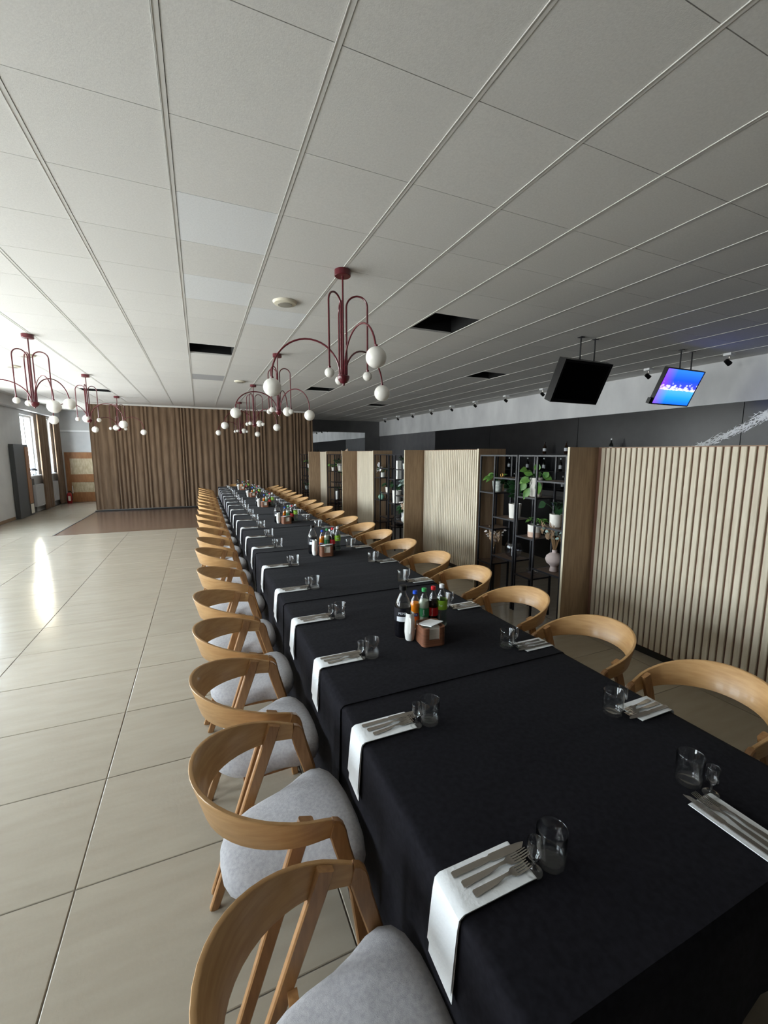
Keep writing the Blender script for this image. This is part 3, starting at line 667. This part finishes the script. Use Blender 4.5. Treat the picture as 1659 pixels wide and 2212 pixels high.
# ------------------------------------------------------------------ chairs
def chair():
    t = thing('dining_chair', '', 'chair')
    # seat cushion
    prof = [(-.182, 0), (-.178, .055), (-.162, .098), (-.125, .140), (-.075, .170), (-.02, .187), (.05, .194), (.10, .207), (.15, .229), (.19, .236), (.225, .224), (.25, .19), (.268, .13), (.275, .06), (.276, 0)]
    out = [(x, w) for x, w in prof]+[(x, -w) for x, w in reversed(prof[1:-1])]
    R = []
    for s_, z in ((.55, .405), (.86, .402), (.95, .408), (.99, .422), (1.0, .44), (.985, .458), (.94, .472), (.84, .483), (.6, .491), (.3, .493)):
        R.append([(.05+(x-.05)*s_, w*s_, z+.07*(x-.05)*s_-.015*math.exp(-((x*s_+.03)/.1)**2)*(s_ > .5)*(abs(w)/.2)) for x, w in out])
    ob('seat', MB().rings(R).mesh('seat', 'seat_fabric', 60), t)
    # bent back band
    C = [(.119, .243), (.10, .2455), (.075, .249), (.045, .2525)]
    for q in range(1, 13):
        a = q*pi/24; C.append((.045-.295*sin(a)**.97, .253*cos(a)**.95 if q < 12 else 0))
    C = C+[(x, -y) for x, y in reversed(C[:-1])]
    rings = []
    for i, (x, y) in enumerate(C):
        p = Vector((x, y, 0)); d = (Vector((*C[min(i+1, len(C)-1)], 0))-Vector((*C[max(i-1, 0)], 0))).normalized(); nrm = Vector((-d.y, d.x, 0))
        if nrm.dot(p-Vector((.05, 0, 0))) < 0: nrm = -nrm
        s_ = min(1, max(0, (.12-x)/.37)); s_ = s_**.9
        zt = .686+.108*s_; h = .060+.072*s_; lean = .05+.22*s_; th = .0068; c = .002
        q = [(th-c, 0), (th, -c), (th, -h+c), (th-c, -h), (-th+c, -h), (-th, -h+c), (-th, -c), (-th+c, 0)]
        rings.append([p+nrm*(o_+lean*v)+Vector((0, 0, zt+v)) for o_, v in q])
    ob('backrest', MB().rings(rings).mesh('backrest', 'oak', 40), t)
    for s_ in (1, -1):
        P = [(.117, s_*.2425, .6555), (.126, s_*.2425, .6535), (.133, s_*.2425, .645), (.138, s_*.2425, .63), (.143, s_*.2425, .605), (.150, s_*.243, .575), (.193, s_*.246, .42), (.240, s_*.250, .0)]
        ob('front_leg', MB().bar(P, [.029, .027, .026, .0255, .025, .024, .022, .016], .0125).mesh('front_leg', 'oak_dark', 40), t)
        P = [(.045, s_*.2345, .708), (.023, s_*.2345, .645), (-.2, s_*.2475, .012), (-.205, s_*.2478, .0)]
        ob('rear_leg', MB().bar(P, [.022, .0235, .017, .016], .0115).mesh('rear_leg', 'oak_dark', 40), t)
    fr = MB().box(-.07, .2, -.17, -.15, .378, .405).box(-.07, .2, .15, .17, .378, .405).box(-.06, -.035, -.15, .15, .378, .405).box(.17, .195, -.15, .15, .378, .405)
    fr.box(-.06, -.035, .17, .229, .384, .402).box(-.06, -.035, -.229, -.17, .384, .402).box(.195, .213, .17, .234, .384, .402).box(.195, .213, -.234, -.17, .384, .402)
    ob('seat_frame', fr.mesh('seat_frame', 'oak_dark', 0), t)
    return t
ch = chair()
LC = [.68, 1.31, 1.87, 2.43, 3.02, 3.72, 4.55, 5.16, 5.86, 6.55, 7.20, 7.86, 8.52, 9.13, 9.80, 10.42, 11.1, 11.72, 12.34, 13.0]
LX = [.19, .175, .165, .17, .165, .185, .165, .175, .172, .175, .155, .175, .178, .172, .17, .175, .18, .18, .18, .18]
RC = [.99, 1.61, 2.23, 2.87, 3.48, 4.16, 4.81, 5.42, 6.07, 6.76, 7.44, 8.05, 8.64, 9.28, 9.9, 10.58, 11.2, 11.85, 12.5, 13.1]
rr = random.Random(2)
ch.location = (LX[0], LC[0], 0); ch.rotation_euler = (0, 0, radians(-1))
ch['label'] = 'oak armchair with grey seat, nearest of the window side'; ch['group'] = 'chairs along the long table'
for k in range(1, 20):
    dup(ch, (LX[k], LC[k], 0), radians(rr.uniform(-2.2, 2.2)), 'oak armchair with grey seat on the window side of the table, %s from near end' % ORD[k])
for k in range(20):
    dup(ch, (1.942+rr.uniform(-.008, .012), RC[k], 0), pi+radians(rr.uniform(-2.2, 2.2)), 'oak armchair with grey seat on the shelf side of the table, %s from near end' % ORD[k])
dup(ch, (1.02, 13.98, 0), -pi/2, 'oak armchair alone at the far head of the table')

# ------------------------------------------------------------------ place settings
def strip(mb, pts, hw, th=.0012):
    R = []
    for (x, y, z), w in zip(pts, hw): R.append([(x, y-w, z), (x, y+w, z), (x, y+w, z+th), (x, y-w, z+th)])
    mb.rings(R)
def napkin_mesh(ln=.205):
    mb = MB(); W2 = .052
    top = [(ln, .0012), (.12, .0012), (.05, .0012), (.022, .0014), (.004, .0012), (-.008, -.007), (-.0125, -.03)]
    def lay(off, ends, dx):
        R = []
        for x, z in top: R.append([(x-dx, -W2, z+off), (x-dx, W2, z+off), (x-dx, W2, z+off+.001), (x-dx, -W2, z+off+.001)])
        for f in (.35, .7, 1):
            zn = -.03+f*(-ends[0]+.03); zf = -.03+f*(-ends[1]+.03); x = -.0125-.012*f-dx
            R.append([(x, -W2, zn), (x, W2, zf), (x-.001, W2, zf), (x-.001, -W2, zn)])
        mb.rings(R)
    lay(0, (.215, .205), 0); lay(.0014, (.19, .165), .004)
    return mb.mesh('napkin', 'napkin', 40)
def knife_mesh():
    mb = MB(); pts = [(0, 0), (.004, 0), (.09, 0), (.105, 0), (.112, 0), (.17, 0), (.2, 0), (.214, 0)]
    strip(mb, [(x, y-(.002 if x > .16 else 0)+(.004 if x > .21 else 0), 0) for x, y in pts], [.006, .0075, .0075, .006, .0095, .0105, .008, .001], .003)
    return mb.mesh('knife', 'steel', 30)
def fork_mesh(s_=1.0):
    mb = MB()
    strip(mb, [(0, 0, 0), (.004*s_, 0, 0), (.07*s_, 0, .001), (.105*s_, 0, .005), (.125*s_, 0, .004), (.135*s_, 0, .002), (.147*s_, 0, .0015)], [.006, .0085, .0065, .0032, .0045, .0105, .0118], .0022)
    for k in range(4):
        y = (-.0092+k*.00613)
        strip(mb, [(.1465*s_, y, .0016), (.175*s_, y, .002), (.195*s_, y, .0055)], [.0022, .0019, .0011], .0018)
    return mb.mesh('fork', 'steel', 30)
def tumbler_mesh():
    return MB().lathe([(.028, .001), (.033, .0), (.0355, .006), (.036, .02), (.037, .09), (.0362, .0915), (.0352, .09), (.0343, .022), (.031, .013), (.012, .0105)], 32).mesh('water_tumbler', 'glass', 50)
def stem_mesh():
    return MB().lathe([(.012, 0), (.0215, .0006), (.0215, .003), (.008, .007), (.0045, .012), (.004, .026), (.0065, .034), (.0155, .042), (.0172, .055), (.0172, .086), (.0163, .0875), (.0155, .086), (.0155, .056), (.0125, .046), (.004, .041)], 24).mesh('shot_glass', 'glass', 50)
NM, KM, FM, SM, TM, GM = napkin_mesh(), knife_mesh(), fork_mesh(), fork_mesh(.84), tumbler_mesh(), stem_mesh()
rr = random.Random(6)
NM2 = napkin_mesh(.172)
def setting(px, py, rz, where, sh=0):
    c, s_ = cos(rz), sin(rz)
    def put(name, me, x, y, z, r, label, cat, group):
        o = ob(name, me, None, (px+c*x-s_*y, py+s_*x+c*y, z), (0, 0, rz+r)); tag(o, label, cat, group)
    j = lambda a: rr.uniform(-a, a)
    dx, dy = j(.008), j(.006)
    put('napkin', NM2 if sh else NM, 0, 0, TZ+.0062, 0, 'white napkin over the edge, '+where, 'napkin', 'napkins at the place settings')
    z = TZ+.0108
    put('table_knife', KM, .018+dx-sh*.6, .030, z, radians(j(1.5)), 'steel table knife on the napkin, '+where, 'knife', 'table knives')
    put('table_fork', FM, .028+dx-sh*.6, .002, z, radians(2+j(2)), 'larger steel fork beside the knife, '+where, 'fork', 'table forks')
    put('dessert_fork', SM, .040+dx-sh*.6, -.026, z, radians(4+j(2)), 'smaller steel fork at the napkin edge, '+where, 'fork', 'dessert forks')
    put('shot_glass', GM, .203+dx-sh, -.041+dy, TZ+.0096, 0, 'small stemmed shot glass, '+where, 'glass', 'stemmed shot glasses')
    put('water_tumbler', TM, .262+dx-sh, -.036+dy, TZ+.0065, 0, 'clear water tumbler, '+where, 'glass', 'water tumblers')
SL = [.70, 1.30, 1.86, 2.41, 3.02, 3.73, 4.55, 5.18, 5.87, 6.555, 7.22, 7.88, 8.57, 9.155, 9.83, 10.43, 11.17, 11.72, 12.34, 13.01]
SR = [1.0, 1.61, 2.235, 2.855, 3.515, 4.18, 4.85, 5.545, 6.21, 6.83, 7.47, 8.08, 8.67, 9.3, 9.93, 10.6, 11.23, 11.88, 12.52, 13.12]
for k, y in enumerate(SL): setting(TXL, y, 0, '%s place from near end, window side' % ORD[k])
for k, y in enumerate(SR): setting(TXR, y, pi, '%s place from near end, shelf side' % ORD[k], .033)
setting(1.285, .435, pi/2, 'place at the near head of the table')

# ------------------------------------------------------------------ drinks, napkin boxes, jugs
def bottle(kind):
    big = kind == 'black'
    sp = {'black': (.045, .29, 'cola_dark', .56, 'label_black', 'cap_black', (.34, .60)), 'orange': (.031, .215, 'orange_drink', .62, 'label_orange', 'cap_blue', (.22, .42)),
          'green': (.032, .232, 'pale_drink', .64, 'label_green', 'cap_green', (.30, .52)), 'red': (.031, .24, 'cola', .66, 'label_red', 'cap_red', (.30, .50)),
          'white': (.033, .25, 'pale_water', .62, 'label_lime', 'cap_white', (.42, .64))}[kind]
    r, h, drink, fill, lab, cap, (l0, l1) = sp
    t = thing('drink_bottle', '', 'bottle')
    P = [(r*.72, 0), (r*.95, .006), (r, .02), (r*.99, h*.2), (r*.94, h*.3), (r*.97, h*.42), (r, h*.56), (r*.96, h*.64), (r*.72, h*.74), (r*.42, h*.84), (r*.36, h*.88), (r*.36, h*.91)]
    ob('bottle_body', MB().lathe(P, 24).mesh('bottle_body', 'clear_plastic'), t)
    Q = [(a*.955, max(z, .003)) for a, z in P if z <= h*(fill+.02)]+[(r*.80 if fill > .6 else r*.93, h*fill+.012)]
    if drink != 'clear_plastic': ob('drink', MB().lathe(Q, 24).mesh('drink', drink), t)
    rad = lambda z: max(a for a, b in P if abs(b-z) < h*.16)
    ob('bottle_label', MB().lathe([(r*1.012, h*l0), (r*1.012, h*l1)], 24, cap=False).mesh('bottle_label', lab), t)
    ob('cap', MB().lathe([(r*.44, h*.915), (r*.44, h*.995), (r*.38, h)], 18).mesh('cap', cap), t)
    def arc(name, a0, a1, z0, z1, m, k=1.02):
        R = [[(r*k*sin(a), -r*k*cos(a), z) for a in [a0+(a1-a0)*q/8 for q in range(9)]] for z in (z0, z1)]
        ob(name, MB().rings(R, close=False, cap=False).mesh(name, m), t)
    def text(s_, size, zc, m, vert=False):
        cu = bpy.data.curves.new('text', 'FONT'); cu.body = s_; cu.size = size; cu.align_x = 'CENTER'; cu.align_y = 'CENTER'; cu.extrude = .0
        to = bpy.data.objects.new('text', cu); COL.objects.link(to); dg = bpy.context.evaluated_depsgraph_get()
        me = bpy.data.meshes.new_from_object(to.evaluated_get(dg)); bpy.data.objects.remove(to); bpy.data.curves.remove(cu)
        for v in me.vertices:
            x, y = (v.co.x, v.co.y) if not vert else (-v.co.y, v.co.x)
            a = x/(r*1.03); v.co = (r*1.03*sin(a), -r*1.03*cos(a), zc+y)
        me.materials.clear(); me.materials.append(MATS[m]); ob('lettering', me, t)
    if kind == 'black':
        arc('label_block', -.7, .55, h*.35, h*.44, 'label_white'); text('PEPSI', .020, h*.5, 'label_white')
    if kind == 'orange': arc('label_block', -.9, .9, h*.33, h*.415, 'label_blue'); text('FANTA', .014, h*.372, 'label_white', False)
    if kind == 'green': text('Sprite', .015, h*.41, 'label_white', True)
    if kind == 'red': text('Coca-Cola', .0105, h*.40, 'label_white', True)
    if kind == 'white': text('7up', .016, h*.53, 'label_white')
    return t
PRO = {}
DESC = {'black': 'large black-capped bottle of dark cola', 'orange': 'blue-capped bottle of orange drink', 'green': 'green-capped clear bottle with green label', 'red': 'red-capped cola bottle with red label', 'white': 'white-capped clear bottle with lime label'}
OFF = {'black': (-.105, .115), 'orange': (.02, .21), 'green': (.065, .185), 'red': (.118, .172), 'white': (.168, .16)}
def rrect(w, d, r, n=6):
    P = []
    for cx, cy, a0 in ((w-r, d-r, 0), (-w+r, d-r, 90), (-w+r, -d+r, 180), (w-r, -d+r, 270)):
        for q in range(n+1):
            a = radians(a0+90*q/n); P.append((cx+r*cos(a), cy+r*sin(a)))
    return P
def nbox():
    t = thing('napkin_box', '', 'napkin holder')
    O = rrect(.064, .064, .022); I = rrect(.054, .054, .014); n = len(O); mb = MB(); zl, zh = .035, .1
    gap = lambda p: p[1] < -.05 and abs(p[0]) < .0421
    # insert slot edges into the front run
    def ins(L, y): return [p for p in L[:3*7]]+[(-.03, y), (-.0299, y), (.0299, y), (.03, y)]+L[3*7:]
    O = ins(O, -.064); I = ins(I, -.054); n = len(O)
    H = []
    for k, p in enumerate(O): H.append(zl if (k in (22, 23)) else zh)
    b = len(mb.v)
    for L, zf in ((O, 0), (O, 1), (I, 1), (I, 0)):
        for k, p in enumerate(L): mb.v.append((p[0], p[1], H[k] if zf else (0 if L is O else .008)))
    for a in range(3):
        for k in range(n):
            q = (k+1) % n; mb.f.append((b+a*n+k, b+a*n+q, b+(a+1)*n+q, b+(a+1)*n+k)); mb.mi.append(0)
    mb.f.append(tuple(b+k for k in reversed(range(n)))); mb.mi.append(0)
    mb.f.append(tuple(b+3*n+k for k in range(n))); mb.mi.append(0)
    ob('box_body', mb.mesh('box_body', 'walnut', 30), t)
    for q in range(6): ob('napkin_sheet', MB().box(-.048, .048, -.049, .049, .009+.013*q, .0215+.013*q, Matrix.Rotation(radians(random.uniform(-1, 1)), 3, 'Z')).mesh('napkin_sheet', 'paper', 0), t)
    ob('loose_napkin', MB().box(-.05, .05, -.05, .05, .102, .106, Matrix.Rotation(radians(28), 3, 'Z') @ Matrix.Rotation(radians(-9), 3, 'X')).mesh('loose_napkin', 'napkin', 0), t)
    return t
def jug():
    t = thing('milk_jug', '', 'jug')
    R = []
    for r, z, sq in ((.021, 0, .1), (.0235, .004, .1), (.029, .045, .2), (.028, .09, .35), (.023, .135, .5), (.0235, .15, .55), (.021, .15, .55), (.0195, .13, .5), (.02, .09, .3)):
        ring = []
        for q in range(28):
            a = 2*pi*q/28; k = 1-sq*.22*abs(sin(2*a)); bx = r*cos(a)*k*(1+.25*sq*(cos(a) > 0)); ring.append((bx, r*sin(a)*k, z+(.012*sq*max(0, cos(a))**4 if z > .12 else 0)))
        R.append(ring)
    ob('jug_body', MB().rings(R).mesh('jug_body', 'white_ceramic', 50), t)
    ob('handle', MB().tube([(-.021, 0, .128), (-.036, 0, .125), (-.043, 0, .1), (-.041, 0, .065), (-.027, 0, .045)], .005).mesh('handle', 'white_ceramic'), t)
    return t
def dish():
    return MB().lathe([(.03, 0), (.036, .004), (.042, .02), (.039, .02), (.033, .006), (.01, .005)], 20).mesh('sauce_dish', 'white_ceramic')
DM = dish()
CL = [(1.08, 1.86), (1.10, 3.955), (1.10, 6.05), (1.085, 8.12), (1.085, 10.1), (1.05, 12.2)]
CN = ['nearest', 'second', 'third', 'fourth', 'fifth', 'farthest']
ZT = TZ+.007
for k, (cx, cy) in enumerate(CL):
    cl = 'in the %s drinks cluster on the table' % CN[k]; face = -math.atan2(cx, cy)
    for kd in ('black', 'orange', 'green', 'red', 'white'):
        loc = (cx+OFF[kd][0], cy+OFF[kd][1], ZT); r = face+random.uniform(-.2, .2)
        if kd not in PRO:
            PRO[kd] = bottle(kd); PRO[kd].location = loc; PRO[kd].rotation_euler = (0, 0, r); PRO[kd]['label'] = DESC[kd]+' '+cl; PRO[kd]['group'] = 'drink bottles on the table'
        else: dup(PRO[kd], loc, r, DESC[kd]+' '+cl)
    if k == 0:
        NB = nbox(); NB.location = (cx, cy, ZT); NB.rotation_euler = (0, 0, radians(-6)); NB['label'] = 'brown wooden napkin box '+cl; NB['group'] = 'napkin boxes'
        JG = jug(); JG.location = (cx-.088, cy+.062, ZT); JG.rotation_euler = (0, 0, radians(70)); JG['label'] = 'white ceramic jug beside the napkin box '+cl; JG['group'] = 'white jugs'
    else:
        dup(NB, (cx, cy, ZT), radians(random.uniform(-8, 8)), 'brown wooden napkin box '+cl)
        dup(JG, (cx-.1, cy+.05, ZT), radians(70), 'white ceramic jug beside the napkin box '+cl)
    tag(ob('sauce_dish', DM, None, (cx+.02, cy+.118, ZT)), 'small white dish behind the napkin box '+cl, 'dish', 'white dishes')

# ------------------------------------------------------------------ chandeliers
def chandelier():
    t = thing('chandelier', '', 'chandelier')
    ob('canopy', MB().lathe([(.062, -.048), (.066, -.044), (.066, -.002), (.06, 0)], 28).mesh('canopy', 'burgundy'), t)
    ob('rod', MB().tube([(0, 0, -.046), (0, 0, -.85)], .0075, 10).mesh('rod', 'burgundy'), t)
    ob('hub', MB().lathe([(.045, -.825), (.05, -.83), (.05, -.842), (.044, -.862), (.028, -.882), (.01, -.89), (.009, -.905), (.003, -.907)], 24).mesh('hub', 'burgundy'), t)
    def arm(ang, R, ztop, zend, rg, r0=.03):
        c, s_ = cos(ang), sin(ang); a = (R-r0)/2; m_ = (R+r0)/2; P = [(r0*c, r0*s_, -.835)]
        zb = ztop-a if a > .15 else ztop-a
        zb = max(zb, -.82)
        ht = ztop-zb
        if zb > -.815: P.append((r0*c, r0*s_, (zb-.835)/2))
        for q in range(21):
            th = pi-pi*q/20; x = m_+a*cos(th); P.append((x*c, x*s_, zb+ht*sin(th)))
        if zend+rg < zb-.01: P.append((R*c, R*s_, zend+rg-.004))
        o = ob('arm', MB().tube(P, .0075, 10).mesh('arm', 'burgundy'), t)
        g = MB().sphere((R*c, R*s_, zend), rg, 28, 18)
        ob('globe', g.mesh('globe', 'opal'), o)
        ob('globe_collar', MB().lathe([(.012, zend+rg-.004), (.014, zend+rg+.012)], 12, R*c, R*s_).mesh('globe_collar', 'burgundy'), o)
    arm(radians(-84), .57, -.49, -.785, .075); arm(radians(156), .60, -.53, -.92, .075); arm(radians(36), .63, -.57, -.89, .075)
    for an, rd in ((216, .19), (82, .205), (-24, .2)): arm(radians(an), rd, -.20, -.83, .0385, .028)
    return t
CH = chandelier()
SP = [(1.14, 3.47), (1.14, 6.62), (1.14, 9.7), (1.14, 13.1), (-1.9, 6.85), (-1.9, 9.8), (-1.9, 13.1)]
SA = [0, 150, 156, 159, 147, 189, 189]
RD = ['nearest above the table', 'second above the table', 'third above the table', 'farthest above the table', 'nearest above the bare floor', 'second above the bare floor', 'farthest above the bare floor']
for k, (x, y) in enumerate(SP):
    lab = 'burgundy arched chandelier with six white globes, %s' % RD[k]
    if k == 0: CH.location = (x, y, ZC-.001); CH['label'] = lab; CH['group'] = 'globe chandeliers'
    else: dup(CH, (x, y, ZC-.001), radians(SA[k]), lab)
# round ceiling speakers
for k, (x, y, d) in enumerate([(.845, 4.38, 'nearest the camera above the table'), (.84, 9.35, 'farther one above the table'), (-2.85, 9.36, 'above the bare floor'), (-2.33, 8.25, 'near the first bare-floor chandelier')]):
    t = thing('ceiling_speaker', 'round cream ceiling speaker, '+d, 'speaker', (x, y, ZC), 0, 'ceiling speakers')
    ob('rim', MB().lathe([(.07, -.03), (.105, -.022), (.118, -.003), (.118, -.001)], 28).mesh('rim', 'speaker_cream'), t)
    ob('grille', MB().lathe([(.03, -.036), (.069, -.034), (.07, -.028)], 24).mesh('grille', 'speaker_grille'), t)

# ------------------------------------------------------------------ spotlights along the right wall
for k, y in enumerate([2.6, 3.84, 5.05, 6.25, 7.5, 8.75, 10.05, 11.25, 12.5, 13.85, 15.1, 16.35]):
    t = thing('wall_spotlight', 'small ceiling spotlight before the pale band, %s from the camera end' % ORD[k], 'spotlight', (7.16, y, ZC-.002), 0, 'spotlights along the wall')
    if k == 0:
        ob('base_plate', bxm('base_plate', 'window_white', -.06, .06, -.05, .05, -.035, 0), t)
        ob('neck', MB().tube([(0, 0, -.034), (0, 0, -.075), (.012, 0, -.095)], .009).mesh('neck', 'steel'), t)
        dirn = Vector((.75, -.3, -.6)).normalized(); c0 = Vector((.0, .02, -.115)); hd = MB()
        hd.tube([c0-dirn*.035, c0-dirn*.03, c0+dirn*.05, c0+dirn*.055], [.02, .03, .036, .036], 16)
        ob('lamp_head', hd.mesh('lamp_head', 'black_plastic'), t)
        ob('lens', MB().tube([c0+dirn*.0552, c0+dirn*.059], .026, 16).mesh('lens', 'steel'), t); SPT = t
    else:
        for c in SPT.children:
            d = c.copy(); COL.objects.link(d); d.parent = t

# ------------------------------------------------------------------ hung televisions
def tv(x0, w, h, yt, zt, tilt, on, label):
    t = thing('hung_television', label, 'television', (x0+w/2, yt, zt))
    Rm = Matrix.Rotation(radians(-tilt), 3, 'X')   # bottom swings away from the camera end
    def rot(mb): mb.v = [tuple(Rm @ Vector(v)) for v in mb.v]; return mb
    d = .10 if not on else .045
    ob('housing', rot(MB().box(-w/2, w/2, 0, d, -h, 0).box(-w*.32, w*.32, d, d+.05, -h*.8, -h*.2)).mesh('housing', 'black_plastic', 0), t)
    b = .03 if not on else .012
    fr = MB().box(-w/2, w/2, -.014, 0, -b, 0).box(-w/2, w/2, -.014, 0, -h, -h+b*1.4).box(-w/2, -w/2+b, -.014, 0, -h+b*1.4, -b).box(w/2-b, w/2, -.014, 0, -h+b*1.4, -b)
    ob('bezel', rot(fr).mesh('bezel', 'black_plastic', 0), t)
    if on:   # keep the picture panel's own axes upright for its pattern
        o = ob('screen', MB().box(-w/2+b, w/2-b, -.006, -.001, -h+b*1.4, -b).mesh('screen', 'tv_picture', 0), t, (0, 0, 0), (radians(-tilt), 0, 0), label='lit screen with a blue and violet picture')
        ob('side_box', rot(MB().box(-w/2-.04, -w/2, .0, .05, -h, -h+.08)).mesh('side_box', 'black_plastic', 0), t)
    else: ob('screen', rot(MB().box(-w/2+b, w/2-b, -.006, -.001, -h+b*1.4, -b)).mesh('screen', 'dark_screen', 0), t)
    for sx_ in (-.14, .16):
        p = Rm @ Vector((sx_*w, d*.5, -.02)); ob('hanger_rod', MB().tube([p, (p.x, p.y, ZC-zt-.001)], .009, 8).mesh('hanger_rod', 'black_metal'), t)
        ob('rod_plate', bxm('rod_plate', 'black_metal', p.x-.03, p.x+.03, p.y-.03, p.y+.03, ZC-zt-.008, ZC-zt-.001), t)
tv(4.20, .83, .54, 4.05, 2.925, -25, False, 'black switched-off television hung from the ceiling')
tv(6.02, .83, .52, 3.97, 2.96, -24, True, 'lit television with a blue picture hung from the ceiling')
